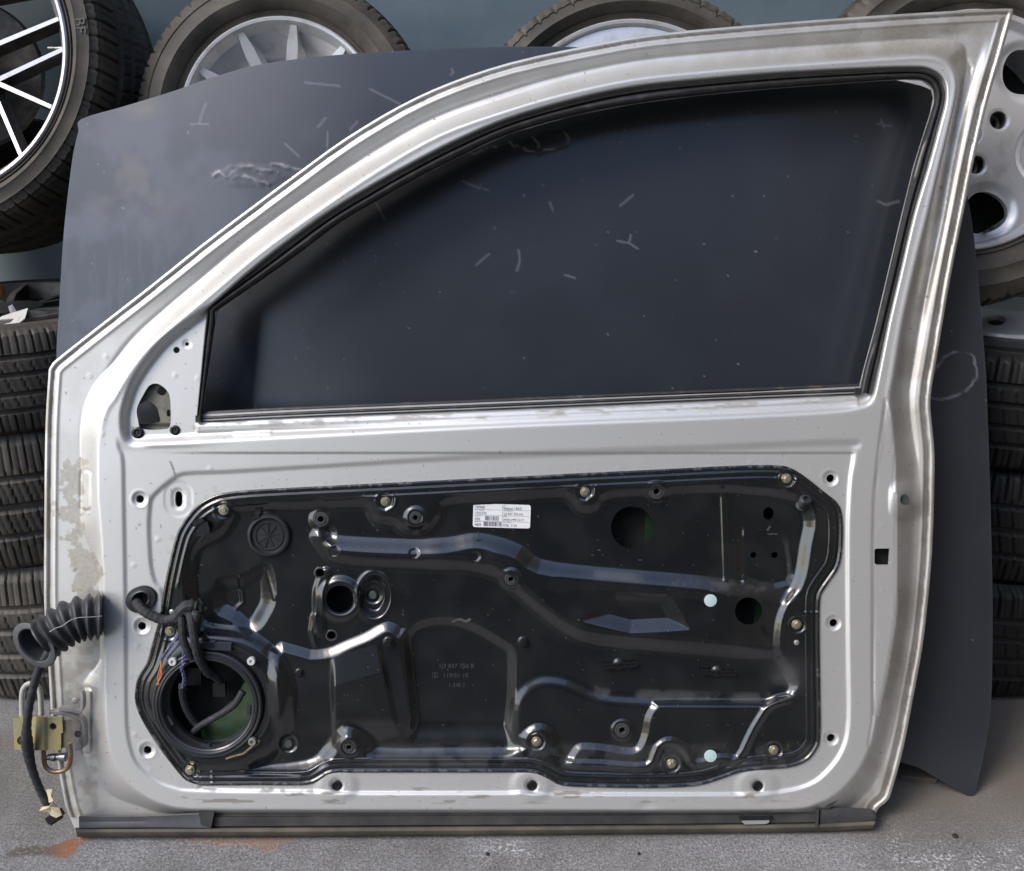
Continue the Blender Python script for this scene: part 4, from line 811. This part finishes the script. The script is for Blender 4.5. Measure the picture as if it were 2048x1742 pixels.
# =================================================================== wheels and tyres
def tyre_mesh(R, Rr, w_, seed=0, lat=60, style=0):
    """axis = local z; outer (face) side = +z"""
    hw = w_ / 2; N = lat * 8
    side = [(Rr - .004, hw * .72), (Rr + .004, hw * .80), (Rr + .010, hw * .86), (Rr + .012, hw * .83), (Rr + .020, hw * .93), (Rr + (R - Rr) * .35, hw * 1.0), (Rr + (R - Rr) * .352 + .002, hw * 1.012), (Rr + (R - Rr) * .37 + .003, hw * 1.0), (Rr + (R - Rr) * .62, hw * .985), (Rr + (R - Rr) * .64, hw * .999), (Rr + (R - Rr) * .66, hw * .98), (Rr + (R - Rr) * .80, hw * .94), (R - .016, hw * .90)]
    tz = np.linspace(.88, -.88, 45) * hw; rm = R - .012 * np.abs(tz / hw / .88) ** 3
    prof_r = [p[0] for p in side] + list(rm) + [p[0] for p in side[::-1]]
    prof_z = [p[1] for p in side] + list(tz) + [-p[1] for p in side[::-1]]
    r = np.array(prof_r); z = np.array(prof_z); m = len(r); th = np.arange(N) * 2 * math.pi / N
    RR = np.repeat(r[None], N, 0); zz = z / hw; i = np.arange(N)[:, None]
    tread = np.zeros(m, bool); tread[len(side):len(side) + 45] = True
    grooves = (-.5, -.17, .17, .5) if style == 0 else (-.42, 0, .42)
    g = np.zeros(m)
    for c in grooves: g = np.maximum(g, (np.abs(zz - c) < (.05 if style == 0 else .06)) * 1.0)
    dep = np.repeat((g * .008)[None], N, 0)
    shoulder = (np.abs(zz) > .56) & (tread | (np.abs(zz) > .86) & (r > R - .03))
    skew = np.round(np.where(np.abs(zz) < .56, zz * 8, 0)).astype(int)[None]
    k = (i + skew) % 8
    sipe = (k == 0) * 1. + (k == 4) * .35
    lat_mask = np.where(shoulder, 1., np.where(tread & (g == 0), .55 if style == 0 else .8, 0))
    dep = np.maximum(dep, sipe * lat_mask[None] * .0055)
    RR = RR - dep
    V = np.stack([RR * np.cos(th)[:, None], RR * np.sin(th)[:, None], np.repeat(z[None], N, 0)], 2).reshape(-1, 3)
    a = np.arange(N)[:, None] * m + np.arange(m - 1)[None]; b = ((np.arange(N) + 1) % N)[:, None] * m + np.arange(m - 1)[None]
    F = np.stack([a, b, b + 1, a + 1], 2).reshape(-1, 4)
    return V, F
_ty = {}
TYRE_SHADE = mat('shade_dark_tyre_rubber', (.007, .007, .007), .6, bump=.2, bscale=500)  # tyre rubber blackened to put the right stack's shade into its colour
def tyre_obj(key, args, parent, M=None, name='tyre', m=TYRE):
    if key not in _ty:
        V, F = tyre_mesh(*args); me = bpy.data.meshes.new('tyre'); me.from_pydata(V.tolist(), [], F.tolist()); me.materials.append(m)
        me.polygons.foreach_set('use_smooth', np.ones(len(F), bool)); me.set_sharp_from_angle(angle=math.radians(40)); _ty[key] = me
    o = bpy.data.objects.new(name, _ty[key]); COL.objects.link(o)
    if parent is not None: o.parent = parent
    if M is not None: o.matrix_local = M
    return o
def local_part(b, name, m, parent, mats=None, sharp=35, smooth=True):
    V = np.vstack(b.V); me = bpy.data.meshes.new(name); me.from_pydata(V.tolist(), [], b.F)
    for mm in (mats or [m]): me.materials.append(mm)
    if mats: me.polygons.foreach_set('material_index', np.array(b.M, np.int32))
    me.polygons.foreach_set('use_smooth', np.full(len(me.polygons), smooth)); me.set_sharp_from_angle(angle=math.radians(sharp))
    o = bpy.data.objects.new(name, me); COL.objects.link(o); o.parent = parent; return o
def spoke_bar(b, p0, p1, w0, w1, z0, z1, th, hollow=True):
    p0 = np.array(p0, float); p1 = np.array(p1, float); d = p1 - p0; d /= np.linalg.norm(d); n = np.array([-d[1], d[0]])
    top = [[*(p0 + n * w0), z0], [*(p0 - n * w0), z0], [*(p1 - n * w1), z1], [*(p1 + n * w1), z1]]
    bot = [[*(p0 + n * w0 * 1.7), z0 - th], [*(p0 - n * w0 * 1.7), z0 - th], [*(p1 - n * w1 * 1.7), z1 - th], [*(p1 + n * w1 * 1.7), z1 - th]]
    V = np.array(top + bot); b.add(V, [[0, 1, 2, 3]][::-1], 1); b.add(V, [[7, 6, 5, 4], [0, 4, 5, 1], [1, 5, 6, 2], [2, 6, 7, 3], [3, 7, 4, 0]], 0)
def wheel(name, key, R, Rr, w_, C, N_, label, cat, group, style, roll=0., targs=(60, 0), zfac=.80, m=TYRE):
    root = empty(name, C, label=label, cat=cat, group=group)
    Q = Vector(N_).to_track_quat('Z', 'Y') if abs(N_[2]) < .95 else Vector(N_).to_track_quat('Z', 'X')
    root.rotation_mode = 'QUATERNION'; root.rotation_quaternion = Q
    hw = w_ / 2
    t = tyre_obj(key, (R, Rr, w_, 0) + targs, root, Matrix.Rotation(roll, 4, 'Z'), m=m)
    rim = MB(); zf = hw * zfac
    lipw = .010 if style != 'disc' else .012
    rim.lathe([(Rr + .002, zf - .002), (Rr + .001, zf + .004), (Rr - .002, zf + .006), (Rr - lipw * .7, zf + .005), (Rr - lipw, zf + .001), (Rr - lipw - .004, zf - .014), (Rr - .026, zf - .03), (Rr - .03, -hw * .6), (Rr - .012, -hw * .75), (Rr, -hw * .78)], 96)
    local_part(rim, 'rim', None if style in ('cross', 'deep', 'disc', 'full') else None, root, mats=[{'cross': ALLOYB, 'deep': ALLOY, 'disc': ALLOY, 'full': ALLOY, 'flatdark': WORNED}[style]])
    if style == 'cross':
        b0 = np.array([-168., 90.]); s_ = Rr / 301.
        base_l = [((115, 37), (-60, 92)), ((124, 95), (-60, 163)), ((92, 209), (-60, 140)), ((27, 307), (-52, 130))]
        for k in range(5):
            a = math.radians(72 * k + 0); ca, sa = math.cos(a), math.sin(a)
            for (o1, o2) in base_l:
                p = [((q[0] - b0[0]) * s_, -(q[1] - b0[1]) * s_) for q in (o1, o2)]
                p = [(x * ca - y * sa, x * sa + y * ca) for x, y in p]
                q = MB(); spoke_bar(q, p[1], p[0], .0046, .0038, zf - .03, zf - .004, .035); local_part(q, 'spoke', None, root, mats=[ALLOYD, ALLOYB], smooth=False)
        q = MB(); q.lathe([(.10, zf - .06), (.098, zf - .03), (.07, zf - .035), (.0001, zf - .035)], 40); local_part(q, 'hub', ALLOYD, root)
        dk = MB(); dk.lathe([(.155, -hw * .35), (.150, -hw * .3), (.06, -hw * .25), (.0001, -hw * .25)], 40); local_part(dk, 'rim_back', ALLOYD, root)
        q = MB(); a = math.radians(1); pv = np.array([Rr - .03, 0, zf - .02]); M_ = np.array([[0, 0, -1], [0, 1, 0], [1, 0, 0]])
        q.lathe([(.004, -.002), (.004, .006), (.003, .008), (.003, .014), (.0036, .014), (.0036, .026), (.0001, .027)], 14, Matrix([[0, 0, -1, Rr - .026], [0, 1, 0, .004], [1, 0, 0, zf - .03], [0, 0, 0, 1]])); local_part(q, 'valve', mat('brass_grey', (.3, .3, .26), .4, .7), root)
    if style == 'deep':
        for k in range(11):
            a = math.radians(360 / 11 * k + 82); q = MB(); c = np.array([math.cos(a), math.sin(a)])
            for (r0, r1, w0, w1, z0, z1) in ((.04, Rr * .78, .012, .011, zf - .035, zf - .010), (Rr * .78, Rr - .012, .011, .006, zf - .010, zf - .002)):
                spoke_bar(q, c * r0, c * r1, w0, w1, z0, z1, .04)
            local_part(q, 'spoke', None, root, mats=[ALLOY, ALLOY], smooth=False)
        q = MB(); q.lathe([(Rr - .018, zf - .02), (Rr - .03, zf - .026), (Rr - .05, zf - .045), (Rr - .07, zf - .075), (Rr - .068, zf - .085)], 72); local_part(q, 'rim_well', ALLOY, root)
        q = MB(); q.lathe([(.06, zf - .08), (.058, zf - .03), (.0001, zf - .028)], 36); local_part(q, 'hub', ALLOY, root)
    if style in ('disc', 'full', 'flatdark'):
        pass
    if style == 'disc':
        s_ = Rr / 235.; wins = [math.radians(47 + 60 * i) for i in range(6)] if False else [math.radians(a) for a in (47, -13, -73, -133, 167, 107)]
        bolts_ = [math.radians(a) for a in (22, -70, -160, 112)]
        def kp(X, Y):
            k = Rr - .012 - np.hypot(X, Y)
            for i, a in enumerate(wins):
                u = X * math.cos(a) + Y * math.sin(a) - 163 * s_; v = -X * math.sin(a) + Y * math.cos(a)
                if i == 1: continue
                wv = (46 + .22 * u / s_) * s_
                k = np.minimum(k, -(1 - np.sqrt((u / (42 * s_)) ** 2 + (v / wv) ** 2)) * 40 * s_)
            for a in bolts_: k = np.minimum(k, -(18 * s_ - np.hypot(X - 67 * s_ * math.cos(a), Y - 67 * s_ * math.sin(a)))); 
            return k
        def hd(x, y):
            r = np.hypot(x, y) / s_; h = zf - .012 + 0 * x - .010 * np.exp(-((r - 128) / 60) ** 2) * 0 + .006 * ss(130, 30, r)
            for a in wins:
                u = (x * math.cos(a) + y * math.sin(a)) / s_ - 163; v = (-x * math.sin(a) + y * math.cos(a)) / s_; e = np.sqrt((u / 46) ** 2 + (v / 52) ** 2); h = h - .009 * ss(1.35, .9, e)
            for a in bolts_: d = np.hypot(x / s_ - 67 * math.cos(a), y / s_ - 67 * math.sin(a)); h = h - .002 * ss(24, 18, d)
            d = r; h = h - .0015 * np.exp(-((d - 28) / 1.5) ** 2)
            return h
        o = grid_mesh('wheel_face', -Rr, -Rr, Rr, Rr, .0022, kp, hd, lambda x, y, h: np.stack([x, y, h], 1), ALLOY, None, .012, nrm=(0, 0, 1), flip=False)
        o.data.transform(Matrix.Translation(o.location)); o.location = (0, 0, 0); o.parent = root
        for a in bolts_:
            q = MB(); M_ = Matrix.Translation((67 * s_ * math.cos(a), 67 * s_ * math.sin(a), zf - .02)); q.lathe([(18.2 * s_, .008), (17.5 * s_, -.02), (13 * s_, -.022), (12 * s_, -.018), (10 * s_, -.018), (9.5 * s_, -.03), (.0001, -.03)], 26, M_); local_part(q, 'bolt_well', mat('bolt_well_metal', (.16, .15, .14), .4, .7), root)
        q = MB(); q.lathe([(27 * s_, zf - .009), (26 * s_, zf - .004), (.0001, zf - .003)], 40); local_part(q, 'centre_cap', ALLOY, root)
        q = MB(); q.lathe([(.0001, .0), (Rr - .03, 0)][::-1], 40, Matrix.Translation((0, 0, -hw * .2))); local_part(q, 'backing_shadow_disc', SHADEBLK, root)
        q = MB(); q.lathe([(.006, -.004), (.005, .012), (.005, .02), (.003, .024), (.0001, .025)], 14, Matrix.Translation((52 * s_, -192 * s_, zf - .012))); local_part(q, 'valve', PLAST, root)
    if style == 'full':
        def kp(X, Y):
            k = Rr - .012 - np.hypot(X, Y)
            for i in range(8): a = math.radians(45 * i + 8); k = np.minimum(k, -(.018 - np.hypot(X - Rr * .66 * math.cos(a), Y - Rr * .66 * math.sin(a))))
            return k
        o = grid_mesh('wheel_face', -Rr, -Rr, Rr, Rr, .003, kp, lambda x, y: zf - .002 + (.014 if zfac < .9 else .035) * ss(Rr * .98, Rr * .4, np.hypot(x, y)), lambda x, y, h: np.stack([x, y, h], 1), ALLOY, None, .01, nrm=(0, 0, 1), flip=False)
        o.data.transform(Matrix.Translation(o.location)); o.location = (0, 0, 0); o.parent = root
    if style == 'flatdark':
        for k in range(5):
            for s, dz in ((-1, 0), (1, 0)):
                a = math.radians(72 * k + 18 + s * 17); a2 = math.radians(72 * k + 18 + s * 5)
                q = MB(); p0 = np.array([math.cos(a2), math.sin(a2)]) * .06; pm = np.array([math.cos(a2 + s * .10), math.sin(a2 + s * .10)]) * Rr * .62; p1 = np.array([math.cos(a), math.sin(a)]) * (Rr - .01)
                spoke_bar(q, p0, pm, .008, .007, zf - .012, zf - .006, .03); spoke_bar(q, pm, p1, .007, .005, zf - .006, zf + .003, .03); local_part(q, 'spoke', None, root, mats=[ALLOYD, WORNED], smooth=False)
        q = MB(); q.lathe([(.07, zf - .06), (.068, zf - .01), (.0001, zf - .008)], 40); local_part(q, 'hub', ALLOYD, root)
    return root
def facing(lean, yaw=0.): l = math.radians(lean); a = math.radians(yaw); return (math.sin(a) * math.cos(l), -math.cos(a) * math.cos(l), math.sin(l))
def place_face(px, py, depth, N_, off):       # centre of the wheel when its face centre shows at px,py
    return at_depth(px, py, depth) - np.array(N_) * off
n1 = facing(15, 1); wh1 = wheel('alloy_wheel', 'ta', .376, .290, .32, place_face(-168, 90, 1.71, n1, .128), n1, 'large multi-spoke alloy wheel with bright machined spokes, at the upper left corner', 'wheel', 'wheels stood against the wall', 'cross', .2, (72, 0))
n2 = facing(15, 0); wh2 = wheel('alloy_wheel', 'tb', .300, .204, .20, place_face(564, 244, 1.79, n2, .08), n2, 'grey-dusted wheel with deep-dished thin-spoke silver rim, behind the top left of the bonnet', 'wheel', 'wheels stood against the wall', 'deep', math.radians(26), (60, 1))
n3 = facing(15, 0); wh3 = wheel('alloy_wheel', 'tc', .338, .262, .21, place_face(1262, 317, 1.74, n3, .084), n3, 'wheel with lettered sidewall and plain bright rim, half hidden behind the door top', 'wheel', 'wheels stood against the wall', 'full', .1, (54, 1))
n4 = facing(15, -2); wh4 = wheel('alloy_wheel', 'td', .342, .228, .215, place_face(1938, 263, 1.73, n4, .086), n4, 'silver alloy wheel with oval windows and sunken bolt holes, right of the door top', 'wheel', 'wheels stood against the wall', 'disc', .1, (54, 1))
# lying stacks
def stack(X, yf, R, tops, names, keyw, Rr):
    zs = [at_y(30 if X < 0 else 2020, t, yf)[2] for t in tops]; zs = [float(z) for z in zs]; zs[-1] = 0.0
    for i in range(len(zs) - 1):
        w_ = zs[i] - zs[i + 1]; zc = (zs[i] + zs[i + 1]) / 2; dx = random.uniform(-.02, .02); C = (X + dx, yf + R + random.uniform(0, .015), zc)
        nm, lab, st = names[i]
        if st: wheel('alloy_wheel', keyw + str(i), R, Rr, w_ / 1.0, C, (0, 0, 1), lab, 'wheel', None, st, random.random(), (72, 0), .98 if X < 0 else 1.12, TYRE_SHADE if X > 0 else TYRE)
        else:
            o = tyre_obj(keyw + str(i), (R, Rr, w_, 0, 72, i % 2), None, None, m=TYRE_SHADE if X > 0 else TYRE); o.location = C; o.rotation_euler = (0, 0, random.random()); tag(o, lab, 'tyre', 'tyres lying in stacks')
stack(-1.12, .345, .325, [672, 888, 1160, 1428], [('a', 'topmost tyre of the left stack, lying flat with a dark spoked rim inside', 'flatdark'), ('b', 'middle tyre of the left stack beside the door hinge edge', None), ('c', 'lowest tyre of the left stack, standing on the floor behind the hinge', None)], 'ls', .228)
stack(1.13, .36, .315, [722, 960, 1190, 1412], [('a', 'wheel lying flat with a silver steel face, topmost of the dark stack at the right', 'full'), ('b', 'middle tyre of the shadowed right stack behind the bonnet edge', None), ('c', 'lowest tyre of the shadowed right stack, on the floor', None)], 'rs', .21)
o = tyre_obj('tx', (.30, .20, .22, 0, 72, 1), None, m=TYRE_SHADE); nx_ = facing(12, 4); o.rotation_mode = 'QUATERNION'; o.rotation_quaternion = Vector(nx_).to_track_quat('Z', 'Y'); o.location = at_y(70, 500, .86); tag(o, 'black tyre wedged in the gap under the large spoked wheel at the left', 'tyre')
# raised lettering on the sidewalls
def ring_text(root, txt, r, ang, size, z, m=TYRE, inward=False, ext=.0008):
    V, F = text_mesh(txt, size, ext); a = ang - V[:, 0] / r; rr = r + V[:, 1]
    b = MB(); b.add(np.stack([rr * np.cos(a), rr * np.sin(a), z + V[:, 2]], 1), F); return local_part(b, 'raised_lettering', m, root, smooth=False)
LET = mat('worn_letter_rubber', (.09, .085, .075), .6)
ring_text(wh3, 'EXPLORATION', .310, math.radians(107), .016, .1035, LET)
ring_text(wh3, '235/65', .288, math.radians(150), .022, .1045, LET)
ring_text(wh4, 'ContiWinter', .318, math.radians(128), .017, .1065, LET)
ring_text(wh4, 'TUBELESS  (E4) 0281831', .312, math.radians(101), .011, .1065, LET)
ring_text(wh1, 'BF', .322, math.radians(7), .028, .1600, LET)
ring_text(wh2, '205/60 R15 91H', .262, math.radians(78), .012, .0985, LET)
# paper scraps and yellow tag in the rim at the left
PAP = mat('dull_paper', (.55, .53, .50), .7, noise=(40, (.4, .36, .32), .5, .7))
b = MB(); zt = float(at_y(30, 690, .40)[2]) - .0
def pp(px, py, y): return at_y(px, py, y)
P = np.array([pp(-30, 655, .48), pp(4, 632, .50), pp(36, 622, .50), pp(56, 616, .49), pp(50, 636, .47), pp(30, 652, .46), pp(0, 653, .46)])
b.prism(P - [0, .0, .002], P); b.build('paper_tag', PAP, None, False); tag(bpy.data.objects['paper_tag'], 'crumpled pale paper tag with a punched hole lying in the dark spoked rim', 'paper tag')
b = MB(); P = np.array([pp(18, 612, .51), pp(27, 608, .51), pp(35, 622, .505), pp(24, 630, .50)]); b.prism(P - [0, .004, 0], P); b.build('ribbon_scrap', mat('violet_grey_scrap', (.22, .2, .24), .5), bpy.data.objects['paper_tag'], False)
t = np.linspace(0, 2 * math.pi, 14, endpoint=False); c0 = pp(43, 626, .488); b = MB(); b.tube(c0 + np.stack([np.cos(t) * .003, 0 * t, np.sin(t) * .0025], 1), .0008, 5, closed=True); b.build('eyelet', WHITEP, bpy.data.objects['paper_tag'])
b = MB(); c = at_y(-4, 582, .55); b.tube(np.array([c + [0, 0, -.014], c + [0, 0, -.008], c + [0, 0, .01], c + [0, 0, .016]]), [.004, .008, .008, .004], 12); o = b.build('yellow_weight', mat('orange_yellow_plastic', (.75, .32, .02), .4), None); tag(o, 'small orange-yellow plastic cap at the left edge, above the paper tag', 'plastic cap')

# =================================================================== setting
CONC = bpy.data.materials.new('worn_concrete'); CONC.use_nodes = True; n = CONC.node_tree; bs = n.nodes['Principled BSDF']
tc = n.nodes.new('ShaderNodeTexCoord')
def nz(sc, det=6, ro=.6):
    t = n.nodes.new('ShaderNodeTexNoise'); t.inputs['Scale'].default_value = sc; t.inputs['Detail'].default_value = det; t.inputs['Roughness'].default_value = ro; n.links.new(tc.outputs['Object'], t.inputs['Vector']); return t.outputs[0]
def ramp(src, pts):
    r = n.nodes.new('ShaderNodeValToRGB'); e = r.color_ramp.elements
    e[0].position, e[0].color = pts[0][0], (*pts[0][1], 1); e[1].position, e[1].color = pts[-1][0], (*pts[-1][1], 1)
    for p, c in pts[1:-1]: q = e.new(p); q.color = (*c, 1)
    n.links.new(src, r.inputs[0]); return r.outputs[0]
def mixc(f, a, b, mode='MIX'):
    x = n.nodes.new('ShaderNodeMix'); x.data_type = 'RGBA'; x.blend_type = mode
    for i, v in ((0, f), (6, a), (7, b)):
        if isinstance(v, (float, int)): x.inputs[i].default_value = v
        elif isinstance(v, tuple): x.inputs[i].default_value = (*v, 1)
        else: n.links.new(v, x.inputs[i])
    return x.outputs[2]
c1 = ramp(nz(240, 3, .75), [(.30, (.08, .08, .083)), (.44, (.20, .20, .205)), (.58, (.32, .32, .33)), (.72, (.55, .55, .56))])
c2 = ramp(nz(6, 6), [(.35, (.62, .61, .59)), (.65, (.98, .98, 1.0))])
cc = mixc(1.0, c1, c2, 'MULTIPLY')
vo = n.nodes.new('ShaderNodeTexVoronoi'); vo.inputs['Scale'].default_value = 190; n.links.new(tc.outputs['Object'], vo.inputs['Vector'])
cc = mixc(ramp(vo.outputs['Distance'], [(.10, (.5, .5, .5)), (.30, (0, 0, 0))]), cc, (.05, .05, .052))
for an, col in (('bounce_dark', (.035, .035, .036)), ('stain', (.085, .065, .045)), ('rust', (.34, .13, .045)), ('paint', (.62, .63, .64)), ('brown', (.15, .13, .105))):
    a = n.nodes.new('ShaderNodeAttribute'); a.attribute_name = an; 
    fac = a.outputs['Fac']
    if an == 'paint':
        rr_ = ramp(nz(150, 3, .6), [(.53, (0, 0, 0)), (.60, (1, 1, 1))]); mm_ = n.nodes.new('ShaderNodeMath'); mm_.operation = 'MULTIPLY'; n.links.new(fac, mm_.inputs[0]); n.links.new(rr_, mm_.inputs[1]); fac = mm_.outputs[0]
    cc = mixc(fac, cc, col)
n.links.new(cc, bs.inputs['Base Color']); bs.inputs['Roughness'].default_value = .82
bp = n.nodes.new('ShaderNodeBump'); bp.inputs['Strength'].default_value = .7; bp.inputs['Distance'].default_value = .002; n.links.new(nz(230, 4, .7), bp.inputs['Height']); n.links.new(bp.outputs[0], bs.inputs['Normal'])
def px_of(V):
    d = V - CAMP; zc = d @ FWD; return W2 + FPX * (d @ RIGHT) / zc, H2 - FPX * (d @ UP) / zc
xs = np.unique(np.r_[np.linspace(-30, -1.7, 12), np.arange(-1.7, 1.7, .0045), np.linspace(1.7, 30, 12)]); ys = np.unique(np.r_[np.linspace(-30, -.35, 12), np.arange(-.35, .45, .0045), np.linspace(.45, 2, 10)])
X, Y = np.meshgrid(xs, ys); fx, fy = px_of(np.stack([X.ravel(), Y.ravel(), 0 * X.ravel()], 1)); 
inpat = (np.abs(X.ravel()) < 1.7) & (Y.ravel() > -.35) & (Y.ravel() < .45)
Z = np.where(inpat, .0012 * (fbm(X.ravel() * 1000, Y.ravel() * 1000, 60, 4) - .62) , -.0005)
Z = np.minimum(Z, 0)
V = np.stack([X.ravel(), Y.ravel(), Z], 1); nx = len(xs); ny = len(ys)
a = (np.arange(ny - 1)[:, None] * nx + np.arange(nx - 1)[None]).ravel(); F = np.stack([a, a + 1, a + 1 + nx, a + nx], 1)
fl = mesh('floor', V, F, CONC, None); tag(fl, kind='structure')
S1 = spline([(12, 1708), (40, 1694), (75, 1689), (100, 1692), (140, 1680), (178, 1668), (184, 1676), (160, 1690), (145, 1710), (128, 1714), (60, 1712), (20, 1714)], 4, True)
nn_ = fbm(fx, fy, 16, 4); d = np.where(inpat, 1, 0)
stn = ss(-3, 4, sdf(fx, fy, S1, 30) + (nn_ - .5) * 10)
rst = stn * ss(80, 140, fx) * .9
S2 = spline([(365, 1672), (560, 1668), (580, 1680), (560, 1690), (540, 1702), (500, 1696), (440, 1694), (400, 1686)], 4, True)
rst = np.maximum(rst, ss(-6, 8, sdf(fx, fy, S2, 30) + (nn_ - .5) * 30) * .5)
rst = np.maximum(rst, ss(6, 2, lined(fx, fy, [(1620, 1659), (1655, 1660)], 30)) * .7)
rst = np.maximum(rst, ss(5, 1, lined(fx, fy, [(-20, 1487), (30, 1489)], 30)) * .55)
pnt = ss(.45, .6, fbm(fx, fy, 40, 5)) * (ss(1550, 1900, fx) * ss(1560, 1700, fy) * .8 + ss(40, 0, np.hypot((fx - 1020) / 3.5, fy - 1700)) * .8)
pnt = np.maximum(pnt, .22 * ss(.4, .7, fbm(fx + 77, fy, 60, 3)))
brn = ss(.35, .65, fbm(fx, fy, 90, 4)) * .12 + .45 * ss(1560, 1760, fx) * ss(1700, 1600, fy) + .3 * ss(1690, 1672, fy)
A = fl.data.attributes.new('bounce_dark', 'FLOAT', 'POINT'); A.data.foreach_set('value', ss(-.33, -.35, Y.ravel() + .03 * (fbm(X.ravel() * 100, Y.ravel() * 100, 8, 3) - .5)).astype(np.float32))  # floor out of view darkened to cut light bounced up onto the door
for nme, v in (('stain', stn * .85), ('rust', rst * .75), ('paint', pnt), ('brown', brn)):
    A = fl.data.attributes.new(nme, 'FLOAT', 'POINT'); A.data.foreach_set('value', (np.clip(v, 0, 1) * d).astype(np.float32))
WALLM = mat('blue_grey_wall_paint', (.19, .25, .285), .5, noise=(5, (.24, .30, .325), .4, .65), bump=.15, bscale=120)
b = MB(); b.box((0, 1.12, 2.0), (6, 0, 0), (0, .08, 0), (0, 0, 2.0)); o = b.build('wall', WALLM, None, False); tag(o, 'plain blue-grey painted wall behind the leaning wheels', 'wall')
# small stones and flakes on the floor
STN = mat('dark_pebble', (.02, .02, .02), .8)
for (x, y, r, lab) in ((975, 1709, .0035, 'small black pebble on the concrete below the middle of the door'), (1278, 1708, .003, 'tiny black pebble on the concrete right of centre'), (1910, 1673, .005, 'dark pebble on the pale concrete in the right corner')):
    c = floor_pt(x, y, 0); b = MB(); b.lathe([(.0001, 0), (r, .0), (r * 1.1, r * .4), (r * .7, r * .9), (.0001, r)], 7, Matrix.Translation(c)); o = b.build('pebble', STN, None, False); tag(o, lab, 'pebble')
b = MB(); P = np.array([floor_pt(x, y, 0) for x, y in ((1790, 1530), (1850, 1535), (1880, 1552), (1872, 1568), (1800, 1560))]); b.prism(P, P + [0, 0, .012]); o = b.build('flat_stone', mat('dusty_stone', (.09, .08, .07), .8, noise=(30, (.14, .12, .1), .4, .7)), None, False); tag(o, 'flat dusty stone slab on the floor in the gap under the bonnet corner', 'stone')
# unseen blocks added to darken reflections and shade the scene
REFLDARK = mat('dark_reflection_green', (.03, .04, .03), .8, noise=(2, (.055, .06, .045), .4, .6))

b = MB(); b.box((10, -11, 3.6), (15, 0, 0), (0, 1.5, 0), (0, 0, 3.6)); o = b.build('unseen_reflection_block', REFLDARK, None, False); tag(o, kind='structure')  # added out of view so flat paint mirrors something dark
EAVESHADE = mat('dark_shade_eave', (.05, .045, .04), .8)
b = MB(); b.box((0, .65, 3.2), (5, 0, 0), (0, .60, 0), (0, 0, .06)); o = b.build('added_shade_eave', EAVESHADE, None, False); tag(o, kind='structure')  # overhang added out of view to shade the wheels and back wall
SIDE = mat('brown_shade_wall', (.06, .05, .036), .8)
b = MB(); b.box((1.58, -.9, 1.6), (.08, 0, 0), (0, 1.94, 0), (0, 0, 1.6)); o = b.build('added_shade_wall', SIDE, None, False); tag(o, kind='structure')  # unseen wall added to keep right-facing slopes dark and warm
